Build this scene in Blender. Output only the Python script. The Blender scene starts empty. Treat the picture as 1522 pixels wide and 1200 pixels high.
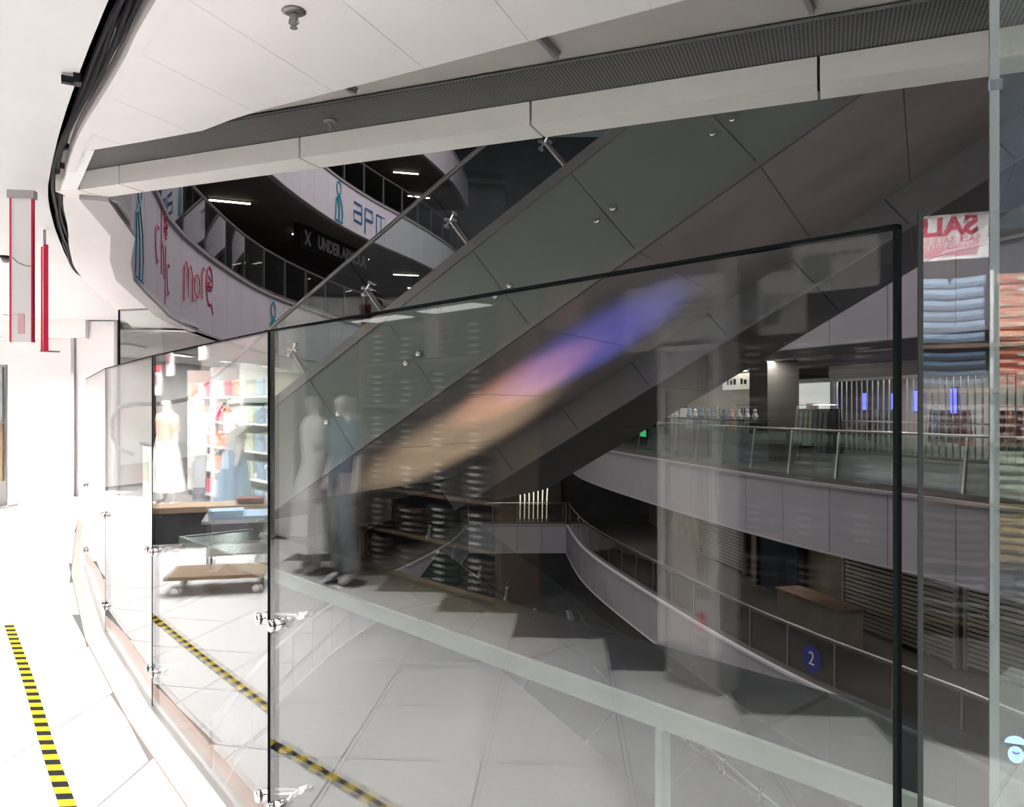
import bpy, bmesh, math, random
from mathutils import Vector, Matrix
random.seed(7)
S = bpy.context.scene
C = S.collection
PI = math.pi

# ------------------------------------------------------------------ camera
cam_d = bpy.data.cameras.new('camera')
cam_d.sensor_width = 36
cam_d.lens = 1170 / 1522 * 36
cam_d.shift_y = 5 / 1522
cam_d.clip_start = 0.05
cam = bpy.data.objects.new('camera', cam_d)
C.objects.link(cam)
cam.location = (0, 0, 1.55)
cam.rotation_euler = (PI / 2, 0, 0)
S.camera = cam

# ------------------------------------------------------------------ world, large lights, exposure
w = bpy.data.worlds.new('world')
S.world = w
w.use_nodes = True
w.node_tree.nodes['Background'].inputs[0].default_value = (0.93, 0.92, 1.0, 1)
w.node_tree.nodes['Background'].inputs[1].default_value = 0.075
S.view_settings.view_transform = 'Standard'
S.view_settings.look = 'None'
S.view_settings.exposure = 0
S.view_settings.gamma = 1
S.view_settings.use_curve_mapping = False
S.cycles.transparent_max_bounces = 32
S.cycles.max_bounces = 7
S.cycles.diffuse_bounces = 4
S.cycles.glossy_bounces = 5
S.cycles.caustics_reflective = False
S.cycles.caustics_refractive = False
S.cycles.sample_clamp_indirect = 60


def area_light(name, loc, size, power, color=(1, 1, 1), rot=(0, 0, 0), sizey=None, spread=PI, parent=None):
    d = bpy.data.lights.new(name, 'AREA')
    d.energy = power
    d.color = color
    d.spread = spread
    d.size = size
    if sizey:
        d.shape = 'RECTANGLE'
        d.size_y = sizey
    o = bpy.data.objects.new(name, d)
    C.objects.link(o)
    o.location = loc
    o.rotation_euler = rot
    if parent:
        o.parent = parent
    return o


# fill light added high over the atrium to lift the dim fascias
area_light('atrium_fill_light', (0.5, 20, 17.5), 8, 2600, (1, .95, .99), sizey=26)

# ------------------------------------------------------------------ materials
MATS = {}


def mat(name, col, rough=.6, metal=0., noise=0., nscale=8., emit=None, estr=0., bump=0., bscale=60., spec=.5, stretch=None):
    if name in MATS:
        return MATS[name]
    m = bpy.data.materials.new(name)
    m.use_nodes = True
    nt = m.node_tree
    b = nt.nodes['Principled BSDF']
    b.inputs['Base Color'].default_value = (*col, 1)
    b.inputs['Roughness'].default_value = rough
    b.inputs['Metallic'].default_value = metal
    b.inputs['Specular IOR Level'].default_value = spec
    tc = nt.nodes.new('ShaderNodeTexCoord')
    mp = nt.nodes.new('ShaderNodeMapping')
    nt.links.new(tc.outputs['Object'], mp.inputs[0])
    if stretch:
        mp.inputs['Scale'].default_value = stretch
    if noise > 0:
        n = nt.nodes.new('ShaderNodeTexNoise')
        n.inputs['Scale'].default_value = nscale
        n.inputs['Detail'].default_value = 4
        nt.links.new(mp.outputs[0], n.inputs['Vector'])
        r = nt.nodes.new('ShaderNodeValToRGB')
        lo = [max(0, c * (1 - noise)) for c in col]
        hi = [min(1, c * (1 + noise)) for c in col]
        r.color_ramp.elements[0].color = (*lo, 1)
        r.color_ramp.elements[1].color = (*hi, 1)
        r.color_ramp.elements[0].position = .3
        r.color_ramp.elements[1].position = .7
        nt.links.new(n.outputs[0], r.inputs[0])
        nt.links.new(r.outputs[0], b.inputs['Base Color'])
    if bump > 0:
        n2 = nt.nodes.new('ShaderNodeTexNoise')
        n2.inputs['Scale'].default_value = bscale
        nt.links.new(mp.outputs[0], n2.inputs['Vector'])
        bp = nt.nodes.new('ShaderNodeBump')
        bp.inputs['Strength'].default_value = bump
        bp.inputs['Distance'].default_value = .01
        nt.links.new(n2.outputs[0], bp.inputs['Height'])
        nt.links.new(bp.outputs[0], b.inputs['Normal'])
    if emit:
        b.inputs['Emission Color'].default_value = (*emit, 1)
        b.inputs['Emission Strength'].default_value = estr
    MATS[name] = m
    return m


def glass_mat(name, tint=(.93, .96, .95), r0=.046, rough=0.0, gcol=(1, 1, 1)):
    """thin architectural pane: transparent, mirror share rising towards grazing view (Schlick)"""
    if name in MATS:
        return MATS[name]
    m = bpy.data.materials.new(name)
    m.use_nodes = True
    nt = m.node_tree
    for n in list(nt.nodes):
        nt.nodes.remove(n)
    out = nt.nodes.new('ShaderNodeOutputMaterial')
    mix = nt.nodes.new('ShaderNodeMixShader')
    tr = nt.nodes.new('ShaderNodeBsdfTransparent')
    tr.inputs[0].default_value = (*tint, 1)
    gl = nt.nodes.new('ShaderNodeBsdfGlossy')
    gl.inputs['Roughness'].default_value = rough
    gl.inputs['Color'].default_value = (*gcol, 1)
    lw = nt.nodes.new('ShaderNodeLayerWeight')
    lw.inputs[0].default_value = .5
    pw = nt.nodes.new('ShaderNodeMath'); pw.operation = 'POWER'
    pw.inputs[1].default_value = 5
    ma = nt.nodes.new('ShaderNodeMath'); ma.operation = 'MULTIPLY_ADD'
    ma.inputs[1].default_value = 1 - r0
    ma.inputs[2].default_value = r0
    nt.links.new(lw.outputs['Facing'], pw.inputs[0])
    nt.links.new(pw.outputs[0], ma.inputs[0])
    nt.links.new(ma.outputs[0], mix.inputs[0])
    nt.links.new(tr.outputs[0], mix.inputs[1])
    nt.links.new(gl.outputs[0], mix.inputs[2])
    nt.links.new(mix.outputs[0], out.inputs[0])
    MATS[name] = m
    return m


def grille_mat(name):
    """dark metal sheet with a fine round perforation"""
    m = mat(name, (.2, .2, .2), .5, .3)
    nt = m.node_tree
    b = nt.nodes['Principled BSDF']
    tc = nt.nodes.new('ShaderNodeTexCoord')
    mp = nt.nodes.new('ShaderNodeMapping')
    mp.inputs['Rotation'].default_value = (0, 0, math.radians(22))
    mp.inputs['Scale'].default_value = (62, 62, 62)
    nt.links.new(tc.outputs['Object'], mp.inputs[0])
    v = nt.nodes.new('ShaderNodeTexVoronoi')
    v.inputs['Randomness'].default_value = 0
    v.inputs['Scale'].default_value = 1
    nt.links.new(mp.outputs[0], v.inputs['Vector'])
    r = nt.nodes.new('ShaderNodeValToRGB')
    r.color_ramp.elements[0].color = (.018, .018, .018, 1)
    r.color_ramp.elements[0].position = .33
    r.color_ramp.elements[1].color = (.17, .17, .165, 1)
    r.color_ramp.elements[1].position = .42
    nt.links.new(v.outputs['Distance'], r.inputs[0])
    nt.links.new(r.outputs[0], b.inputs['Base Color'])
    return m


M_ceil = mat('ceiling_paint', (.69, .68, .675), .8, noise=.02, nscale=2)
M_ceilW = mat('ceiling_panel_paint', (.77, .735, .73), .7, noise=.02, nscale=3)
M_beige = mat('ceiling_beige', (.42, .385, .365), .7, noise=.03, nscale=3)
M_bulk = mat('bulkhead_panel', (.80, .76, .73), .55, noise=.02)
M_grille = grille_mat('perforated_grille')
M_black = mat('black_metal', (.008, .009, .012), .5, .1, spec=.2)
M_cable = mat('cable_black', (.006, .006, .009), .6, spec=.15)
M_dark = mat('dark_recess', (.03, .028, .027), .8)
M_fascia = mat('fascia_panel', (.46, .425, .45), .6, noise=.04, nscale=1.2)
M_fasciaL = mat('spill_bright_fascia', (.68, .63, .665), .6, noise=.04, nscale=1.2)  # paler copy of the fascia colour, walkway spill light painted in
M_fasciaD = mat('fascia_cap', (.42, .39, .40), .5)
M_slab = mat('slab_floor', (.13, .115, .105), .35, noise=.1, nscale=2)
M_soff = mat('slab_soffit', (.16, .145, .135), .7, noise=.1, nscale=1)
M_shopdark = mat('dark_shopfront', (.05, .047, .05), .5, noise=.3, nscale=1)
M_shopbrown = mat('brown_shop_wall', (.20, .16, .12), .6, noise=.2, nscale=1.5)
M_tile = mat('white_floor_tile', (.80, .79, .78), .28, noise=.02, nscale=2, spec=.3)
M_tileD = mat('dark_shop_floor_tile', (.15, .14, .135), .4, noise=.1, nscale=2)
M_grout = mat('floor_grout', (.16, .155, .15), .8)
M_ground = mat('ground_floor_stone', (.5, .48, .47), .3, noise=.05)
M_peach = mat('peach_border_tile', (.70, .52, .45), .4, noise=.05)
M_white = mat('white_paint', (.8, .79, .78), .6)
M_greywall = mat('grey_wall', (.42, .40, .40), .7)
M_steel = mat('brushed_steel', (.6, .58, .56), .3, .9)
M_chrome = mat('chrome', (.75, .73, .72), .12, 1.)
M_greysteel = mat('grey_trim_metal', (.26, .25, .245), .4, .4)
M_clad = mat('green_grey_cladding', (.215, .228, .213), .35, noise=.06, nscale=.8)
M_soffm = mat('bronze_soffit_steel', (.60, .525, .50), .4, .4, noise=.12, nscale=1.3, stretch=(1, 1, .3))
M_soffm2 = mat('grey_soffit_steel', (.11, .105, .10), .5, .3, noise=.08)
M_sidem = mat('grey_side_steel', (.34, .325, .33), .45, .25, noise=.05)
M_rubber = mat('black_rubber', (.02, .02, .022), .5)
M_glass = glass_mat('barrier_glass')
M_railglass = glass_mat('railing_glass', (.82, .88, .86), .05)
M_smoke = glass_mat('smoked_railing_glass', (.6, .57, .54), .05)
M_frost = glass_mat('frosted_deck_glass', (.5, .55, .54), .2, .25, (.55, .62, .6))
M_edge = mat('glass_dark_edge', (.004, .006, .006), .8, spec=.05)
M_edgeW = mat('glass_bright_edge', (.17, .19, .195), .4, spec=.2)
M_edgeG = mat('glass_grey_edge', (.02, .024, .023), .7, spec=.1)
M_paleg = mat('pale_green_edge', (.50, .58, .52), .4)
M_red = mat('red_acrylic', (.75, .03, .09), .3)
M_signw = mat('white_sign', (.82, .8, .8), .5)
M_clear = glass_mat('clear_acrylic', (.9, .88, .88), .1)
M_ink = mat('ink_dark', (.03, .03, .035), .6)
M_teal = mat('teal_print', (.02, .28, .36), .6)
M_pink = mat('pink_red_print', (.60, .05, .12), .6)
M_signb = mat('black_sign_box', (.02, .02, .022), .4)
M_letter = mat('grey_letters', (.8, .8, .8), .5)
M_lampW = mat('warm_lamp', (1, 1, 1), .5, emit=(1, .9, .74), estr=7)
M_lampC = mat('shop_light', (1, 1, 1), .5, emit=(1, .97, .93), estr=3)
M_wood = mat('pale_wood', (.26, .18, .115), .5, noise=.15, nscale=6, stretch=(1, 6, 6))
M_woodred = mat('red_wood', (.17, .10, .075), .5, noise=.15, nscale=6)
M_denim = mat('dark_green_cloth', (.035, .05, .045), .9, bump=.2)
M_brownc = mat('brown_cloth', (.085, .065, .05), .9, bump=.2)
M_blue = mat('light_blue_cloth', (.30, .42, .55), .9, bump=.2)
M_blueD = mat('denim_cloth', (.10, .17, .26), .9, bump=.2)
M_orange = mat('orange_red_cloth', (.62, .14, .07), .9, bump=.2)
M_peachc = mat('peach_cloth', (.72, .33, .22), .9, bump=.2)
M_maroon = mat('maroon_cloth', (.14, .035, .03), .9, bump=.2)
M_yellow = mat('mustard_cloth', (.62, .42, .10), .9, bump=.2)
M_sage = mat('sage_cloth', (.42, .47, .36), .9, bump=.2)
M_whitec = mat('white_cloth', (.78, .77, .76), .9, bump=.2)
M_greyc = mat('grey_cloth', (.25, .26, .28), .9, bump=.2)
M_skin = mat('mannequin_white', (.62, .6, .58), .45)
M_ledb = mat('blue_led', (.05, .05, .2), .4, emit=(.10, .12, 1), estr=3.0)
M_greenled = mat('green_exit', (.05, .2, .1), .4, emit=(.1, 1, .4), estr=.8)
M_gold = mat('gold_ornament', (.7, .5, .18), .25, 1.)
M_bluest = mat('blue_sticker', (.012, .03, .26), .4)
M_lblue = mat('pale_blue_sticker', (.26, .42, .72), .4)
M_shut = mat('shutter_slat', (.34, .30, .26), .4, .4)
M_alum = mat('aluminium', (.55, .55, .55), .35, .7)
M_cream = mat('cream_wall', (.62, .57, .52), .7)


def tape_mat():
    m = mat('hazard_tape', (.8, .65, .05), .8, spec=.05)
    nt = m.node_tree
    b = nt.nodes['Principled BSDF']
    uv = nt.nodes.new('ShaderNodeUVMap')
    sep = nt.nodes.new('ShaderNodeSeparateXYZ')
    nt.links.new(uv.outputs[0], sep.inputs[0])
    a = nt.nodes.new('ShaderNodeMath'); a.operation = 'MULTIPLY_ADD'
    a.inputs[1].default_value = .035
    nt.links.new(sep.outputs[1], a.inputs[0])
    nt.links.new(sep.outputs[0], a.inputs[2])
    p = nt.nodes.new('ShaderNodeMath'); p.operation = 'MODULO'
    p.inputs[1].default_value = .125
    nt.links.new(a.outputs[0], p.inputs[0])
    g = nt.nodes.new('ShaderNodeMath'); g.operation = 'GREATER_THAN'
    g.inputs[1].default_value = .066
    nt.links.new(p.outputs[0], g.inputs[0])
    mx = nt.nodes.new('ShaderNodeMix'); mx.data_type = 'RGBA'
    mx.inputs[6].default_value = (.5, .36, .02, 1)
    mx.inputs[7].default_value = (.02, .02, .02, 1)
    nt.links.new(g.outputs[0], mx.inputs[0])
    nt.links.new(mx.outputs[2], b.inputs['Base Color'])
    return m


M_tape = tape_mat()

# ------------------------------------------------------------------ mesh helpers


class MB:
    def __init__(self):
        self.v = []
        self.f = []

    def add(self, vs, fs):
        o = len(self.v)
        self.v += [tuple(p) for p in vs]
        self.f += [tuple(i + o for i in f) for f in fs]
        return self

    def hexa(self, p):
        """eight points: bottom ring 0-3, top ring 4-7"""
        return self.add(p, [(0, 3, 2, 1), (4, 5, 6, 7), (0, 1, 5, 4), (1, 2, 6, 5), (2, 3, 7, 6), (3, 0, 4, 7)])

    def box(self, c, s, rz=0.):
        x, y, z = s[0] / 2, s[1] / 2, s[2] / 2
        cs, sn = math.cos(rz), math.sin(rz)
        p = []
        for zz in (-z, z):
            for a, b in ((-x, -y), (x, -y), (x, y), (-x, y)):
                p.append((c[0] + a * cs - b * sn, c[1] + a * sn + b * cs, c[2] + zz))
        return self.hexa(p)

    def prism(self, poly, z0, z1):
        n = len(poly)
        a = sum(poly[i][0] * poly[(i + 1) % n][1] - poly[(i + 1) % n][0] * poly[i][1] for i in range(n))
        if a < 0:
            poly = poly[::-1]
        vs = [(p[0], p[1], z0) for p in poly] + [(p[0], p[1], z1) for p in poly]
        fs = [tuple(range(n))[::-1], tuple(range(n, 2 * n))]
        fs += [(i, (i + 1) % n, (i + 1) % n + n, i + n) for i in range(n)]
        return self.add(vs, fs)

    def tube(self, path, r, n=8, closed=False):
        path = [Vector(p) for p in path]
        rings = []
        m = len(path)
        prev = None
        for i, p in enumerate(path):
            if closed:
                d = path[(i + 1) % m] - path[i - 1]
            else:
                d = path[min(i + 1, m - 1)] - path[max(i - 1, 0)]
            d.normalize()
            up = Vector((0, 0, 1)) if abs(d.z) < .95 else Vector((1, 0, 0))
            if prev is not None:
                up = prev
            x = d.cross(up)
            if x.length < 1e-5:
                x = d.cross(Vector((0, 1, 0)))
            x.normalize()
            y = x.cross(d).normalized()
            prev = y
            rr = r[i] if isinstance(r, (list, tuple)) else r
            rings.append([p + x * math.cos(2 * PI * k / n) * rr + y * math.sin(2 * PI * k / n) * rr for k in range(n)])
        vs = [q for ring in rings for q in ring]
        fs = []
        last = m if closed else m - 1
        for i in range(last):
            j = (i + 1) % m
            for k in range(n):
                fs.append((i * n + k, i * n + (k + 1) % n, j * n + (k + 1) % n, j * n + k))
        if not closed:
            fs.append(tuple(range(n))[::-1])
            fs.append(tuple(range((m - 1) * n, m * n)))
        return self.add(vs, fs)

    def lathe(self, prof, c=(0, 0, 0), n=16, sx=1., sy=1.):
        m = len(prof)
        vs = []
        for r, z in prof:
            for k in range(n):
                a = 2 * PI * k / n
                vs.append((c[0] + r * math.cos(a) * sx, c[1] + r * math.sin(a) * sy, c[2] + z))
        fs = []
        for i in range(m - 1):
            for k in range(n):
                fs.append((i * n + k, i * n + (k + 1) % n, (i + 1) * n + (k + 1) % n, (i + 1) * n + k))
        fs.append(tuple(range(n))[::-1])
        fs.append(tuple(range((m - 1) * n, m * n)))
        return self.add(vs, fs)

    def wall(self, path, z0, z1, th=.02):
        """upright sheet of thickness th along a plan path"""
        L = offset(path, th / 2)
        R = offset(path, -th / 2)
        for i in range(len(path) - 1):
            self.hexa([(*R[i], z0), (*R[i + 1], z0), (*L[i + 1], z0), (*L[i], z0),
                       (*R[i], z1), (*R[i + 1], z1), (*L[i + 1], z1), (*L[i], z1)])
        return self

    def ribbon(self, A, B, z0, z1):
        for i in range(len(A) - 1):
            self.hexa([(*A[i], z0), (*A[i + 1], z0), (*B[i + 1], z0), (*B[i], z0),
                       (*A[i], z1), (*A[i + 1], z1), (*B[i + 1], z1), (*B[i], z1)])
        return self

    def mesh(self, name, m, smooth=False):
        me = bpy.data.meshes.new(name)
        me.from_pydata(self.v, [], self.f)
        me.validate()
        bm = bmesh.new()
        bm.from_mesh(me)
        bmesh.ops.recalc_face_normals(bm, faces=bm.faces)
        bm.to_mesh(me)
        bm.free()
        if m:
            me.materials.append(m)
        if smooth:
            me.polygons.foreach_set('use_smooth', [True] * len(me.polygons))
        return me

    def obj(self, name, m, parent=None, smooth=False):
        return put(name, self.mesh(name, m, smooth), parent)


def put(name, me, parent=None, loc=None, rz=0.):
    o = bpy.data.objects.new(name, me)
    C.objects.link(o)
    if parent:
        o.parent = parent
    if loc:
        o.location = loc
    if rz:
        o.rotation_euler = (0, 0, rz)
    return o


def tag(o, label, cat, group=None, kind=None):
    o['label'] = label
    if cat:
        o['category'] = cat
    if group:
        o['group'] = group
    if kind:
        o['kind'] = kind
    return o


def thing(name, label, cat, loc=(0, 0, 0), rz=0., group=None, kind=None):
    o = put(name, None, None, loc, rz)
    return tag(o, label, cat, group, kind)


def copy_tree(o, parent=None):
    c = o.copy()
    C.objects.link(c)
    c.parent = parent
    for ch in list(o.children):
        copy_tree(ch, c)
    return c


def offset(path, d):
    """plan path moved d to its left"""
    out = []
    n = len(path)
    for i in range(n):
        a = Vector(path[max(i - 1, 0)][:2])
        b = Vector(path[min(i + 1, n - 1)][:2])
        t = (b - a)
        t.normalize()
        out.append((path[i][0] - t.y * d, path[i][1] + t.x * d))
    return out


def catmull(P, k=8):
    P = [Vector(p[:2]) for p in P]
    Q = [P[0] * 2 - P[1]] + P + [P[-1] * 2 - P[-2]]
    out = []
    for i in range(1, len(Q) - 2):
        for j in range(k):
            t = j / k
            a, b, c, d = Q[i - 1], Q[i], Q[i + 1], Q[i + 2]
            v = .5 * ((2 * b) + (c - a) * t + (2 * a - 5 * b + 4 * c - d) * t * t + (3 * b - a - 3 * c + d) * t ** 3)
            out.append((v.x, v.y))
    out.append(tuple(P[-1]))
    return out


def resample(path, step):
    d = [0]
    for i in range(1, len(path)):
        d.append(d[-1] + math.dist(path[i], path[i - 1]))
    n = max(1, round(d[-1] / step))
    out = []
    j = 0
    for k in range(n + 1):
        t = d[-1] * k / n
        while j < len(d) - 2 and d[j + 1] < t:
            j += 1
        f = (t - d[j]) / max(1e-9, d[j + 1] - d[j])
        out.append((path[j][0] + (path[j + 1][0] - path[j][0]) * f, path[j][1] + (path[j + 1][1] - path[j][1]) * f))
    return out


def clip(poly, p, nrm):
    """keep the side of the half-plane where (q-p).nrm >= 0"""
    out = []
    n = len(poly)
    for i in range(n):
        a, b = poly[i], poly[(i + 1) % n]
        da = (a[0] - p[0]) * nrm[0] + (a[1] - p[1]) * nrm[1]
        db = (b[0] - p[0]) * nrm[0] + (b[1] - p[1]) * nrm[1]
        if da >= 0:
            out.append(a)
        if (da >= 0) != (db >= 0):
            f = da / (da - db)
            out.append((a[0] + (b[0] - a[0]) * f, a[1] + (b[1] - a[1]) * f))
    return out


def text_mesh(name, body, size, m, parent, matrix, extr=.004, width=1., shear=0., bold=0.):
    cu = bpy.data.curves.new(name, 'FONT')
    cu.body = body
    cu.size = size
    cu.extrude = extr
    cu.shear = shear
    cu.offset = bold
    cu.align_x = 'CENTER'
    cu.align_y = 'CENTER'
    t = bpy.data.objects.new(name, cu)
    C.objects.link(t)
    dg = bpy.context.evaluated_depsgraph_get()
    me = bpy.data.meshes.new_from_object(t.evaluated_get(dg))
    bpy.data.objects.remove(t)
    if width != 1:
        me.transform(Matrix.Diagonal((width, 1, 1, 1)))
    me.materials.clear()
    me.materials.append(m)
    o = put(name, me)
    if parent:
        o.parent = parent
    o.matrix_local = matrix
    return o


def face_matrix(pos, right, normal):
    """matrix of a flat sign: x along right, z along normal, y up"""
    r = Vector(right).normalized()
    nn = Vector(normal).normalized()
    u = nn.cross(r)
    m = Matrix((r, u, nn)).transposed().to_4x4()
    m.translation = Vector(pos)
    return m


# frame of the barrier beside the camera: T runs far-left along the glass, N points out over the atrium
T = Vector((-.664, .748))
N = Vector((.748, .664))
DG = 1.166


def st(a, d, z=0.):
    """a metres along the glass, d metres back from the glass into the walkway and shop"""
    p = T * a + N * (DG - d)
    return (p.x, p.y, z)


ST_ROT = math.atan2(T.y, T.x)          # local +x along T, local +y away from the glass

# ------------------------------------------------------------------ setting: walkway floor
GL = [(.56, 1.125), (-.82, 2.68), (-1.82, 4.0), (-2.74, 5.32), (-4.0, 7.4), (-5.55, 10.3), (-6.9, 13.0)]
P0G = [(2.6, .20), (.545, 1.07)]
edge_line = [(4.2, -.5)] + P0G + GL[1:]
FLOOR_POLY = [(x, y) for x, y in edge_line] + [(-6.9, 14.5), (-14, 14.5), (-14, -7), (4.2, -7)]
fl = tag(MB().prism(FLOOR_POLY, -.35, -.006).obj('floor', M_grout), 'white tiled walkway floor along the glass barrier', 'floor', kind='structure')

kerb_in = offset(edge_line, .022)
kerb_a = offset(edge_line, .062)
kerb_b = offset(edge_line, .125)
ka = MB().ribbon(kerb_in, kerb_a, -.006, .012).obj('kerb_strip', M_white, fl)
kb = MB().ribbon(kerb_a, kerb_b, -.006, .004).obj('border_tile', M_peach, fl)
ch = MB().ribbon(offset(edge_line, -.022), kerb_in, -.006, .03).obj('glass_channel', M_steel, fl)

# tiles, each its own piece
ROT = math.radians(-3)
cr, sr = math.cos(ROT), math.sin(ROT)
limit = offset(edge_line, .13)
TS = .62


def left_of(pt, path):
    """signed distance to the path, positive on its left"""
    best = None
    for i in range(len(path) - 1):
        a, b = Vector(path[i]), Vector(path[i + 1])
        t = max(0, min(1, (Vector(pt) - a).dot(b - a) / (b - a).length_squared))
        q = a + (b - a) * t
        d = (Vector(pt) - q).length
        s = (b - a).x * (pt[1] - a.y) - (b - a).y * (pt[0] - a.x)
        if best is None or d < best[0] - 1e-9:
            best = (d, 1 if s > 0 else -1)
    return best[0] * best[1]


whole = None
for i in range(-20, 8):
    for j in range(-8, 23):
        x0, y0 = i * TS + .1, j * TS + .13
        q = [(x0, y0), (x0 + TS - .008, y0), (x0 + TS - .008, y0 + TS - .008), (x0, y0 + TS - .008)]
        q = [(a * cr - b * sr, a * sr + b * cr) for a, b in q]
        cx, cy = sum(p[0] for p in q) / 4, sum(p[1] for p in q) / 4
        ds = [left_of(p, limit) for p in q]
        if max(ds) <= 0 or max(ds) > 4.3 or cx < -9.5:
            continue
        if min(ds) > 0:
            if whole is None:
                pass
                whole = MB().box((0, 0, -.003), (TS - .008, TS - .008, .006)).mesh('floor_tile', M_tile)
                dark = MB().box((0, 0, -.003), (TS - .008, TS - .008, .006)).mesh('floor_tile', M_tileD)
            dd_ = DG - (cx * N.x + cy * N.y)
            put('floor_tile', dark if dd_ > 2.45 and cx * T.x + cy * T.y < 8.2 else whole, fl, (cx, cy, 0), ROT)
        else:
            poly = q
            k = min(range(len(limit) - 1), key=lambda k: abs(left_of((cx, cy), limit[k:k + 2])) + math.dist((cx, cy), ((limit[k][0] + limit[k + 1][0]) / 2, (limit[k][1] + limit[k + 1][1]) / 2)) * .01)
            ks = {k}
            for p in q:
                ks.add(min(range(len(limit) - 1), key=lambda k: abs(left_of(p, limit[k:k + 2]))))
            for k in ks:
                a, b = Vector(limit[k]), Vector(limit[k + 1])
                tt = (b - a)
                poly = clip(poly, limit[k], (-tt.y, tt.x))
                if len(poly) < 3:
                    break
            if len(poly) >= 3:
                MB().prism(poly, -.006, 0).obj('floor_tile', M_tile, fl)

# ------------------------------------------------------------------ setting: ceiling over the walkway and over the glass
slotL = catmull([(.6, .05), (-.35, 1.35), (-1.41, 2.80), (-1.895, 3.475), (-2.366, 4.157), (-2.80, 4.82), (-3.12, 5.33), (-3.46, 5.95), (-3.95, 6.92), (-4.57, 8.27), (-5.55, 10.94)], 4)
slotR = catmull([(.75, .12), (-.22, 1.40), (-1.295, 2.80), (-1.546, 3.15), (-1.877, 3.59), (-2.234, 4.06), (-2.63, 4.65), (-3.04, 5.33), (-3.43, 6.08), (-3.93, 7.0), (-4.55, 8.30), (-5.53, 10.95)], 4)
ceilL = MB().prism([p for p in slotL] + [(-6.6, 13.6), (-14, 14.5), (-14, -7), (4.2, -7), (4.2, -2.0)], 3.0, 3.08)
ceilL = tag(ceilL.obj('ceiling', M_ceil), 'smooth white ceiling over the walkway', 'ceiling', kind='structure')
wedge = [(-2.40, 4.42), (-2.0, 4.26), (-1.61, 4.09), (-1.40, 3.93), (-1.22, 3.81), (-.467, 3.39), (.10, 3.07), (.57, 2.80), (1.5, 2.24), (3.0, 1.45), (4.2, .9)]
ceilW = thing('ceiling', 'white panelled ceiling over the glass barrier with faint joints', 'ceiling', kind='structure')
RW = [p for p in slotR if p[1] < 4.75] + [(-2.66, 4.88)] + [(-2.52, 4.64)] + wedge + [(4.2, -2.0)]
BD = Vector((.926, -.376))       # along the bulkhead
BN = Vector((.376, .926))        # out over the atrium
for k in range(-8, 10):
    o0 = Vector((-.05, 2.8)) + BD * (.5 * k)
    o1 = o0 + BD * .498
    poly = clip(RW, o0, BD)
    poly = clip(poly, o1, -BD) if len(poly) > 2 else poly
    if len(poly) > 2:
        MB().prism(poly, 2.985, 3.03).obj('ceiling_panel', M_ceilW, ceilW)
lipR = offset(slotR, -.05)
MB().ribbon([p for p in slotR if p[1] < 5.4], [lipR[i] for i, p in enumerate(slotR) if p[1] < 5.4], 2.95, 3.03).obj('slot_lip', M_ceilW, ceilW)
# dark slot between the two ceilings with its cables
sl = thing('trim_1', 'dark curved cable slot in the ceiling above the glass', 'trim', kind='structure')
MB().ribbon(offset(slotL, .02), offset(slotR, -.02), 3.16, 3.2).obj('slot_back', M_dark, sl)
MB().wall(offset(slotL, .01), 3.0, 3.2, .02).obj('slot_side', M_black, sl)
MB().wall(offset(slotR, -.01), 3.03, 3.2, .02).obj('slot_side', M_black, sl)
mid = [((a[0] + b[0]) / 2, (a[1] + b[1]) / 2) for a, b in zip(resample(slotL, .3), resample(slotR, .3))]
for k in range(4):
    MB().tube([(p[0] + .02 * (k - 1.5) + .012 * math.sin(i * .9 + k), p[1], 3.0 + .02 * math.sin(i * .55 + k * 1.7) + .015 * k) for i, p in enumerate(mid)], .012, 6).obj('cable', M_cable, sl)
MB().box((-1.93, 3.42, 2.97), (.05, .03, .03), .5).box((-1.90, 3.44, 2.985), (.03, .06, .05), .5).obj('cable_clip', M_black, sl)

# lit white soffit between the slot and the atrium edge beyond the bulkhead
edgeC = catmull([(-2.60, 5.1), (-2.86, 5.9), (-3.9, 8.0), (-4.58, 10.06), (-5.24, 12.2), (-5.5, 13.9)], 4)
sR = [p for p in slotR if p[1] > 5.05]
cs = MB().prism(sR + [(-6.7, 13.9)] + edgeC[::-1], 2.93, 2.99).obj('ceiling', M_ceilW)
tag(cs, 'bright white ceiling beyond the end of the bulkhead', 'ceiling', kind='structure')
# bulkhead along the edge of the opening
b0 = Vector((-2.69, 4.894))
LB = 7.6
bk = thing('trim_2', 'pale panelled bulkhead beam hanging along the atrium edge', 'trim', kind='structure')
cuts = [0, .335, 1.66, 3.0, 4.285, 5.6, 6.9, LB]
for i in range(len(cuts) - 1):
    a = b0 + BD * (cuts[i] + .006)
    b = b0 + BD * (cuts[i + 1] - .006)
    a2, b2 = a + BN * .19, b + BN * .19
    MB().prism([a, b, b2, a2], 2.9, 3.012).obj('bulkhead_panel', M_bulk, bk)
MB().prism([b0 + BN * .02, b0 + BD * LB + BN * .02, b0 + BD * LB + BN * .17, b0 + BN * .17], 2.93, 3.2).obj('bulkhead_core', M_dark, bk)
MB().prism([(-2.86, 4.93), (-2.70, 4.89), (-2.62, 5.07), (-2.60, 5.2), (-2.84, 5.2)], 2.9, 3.1).obj('bulkhead_end', M_bulk, bk)
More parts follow.
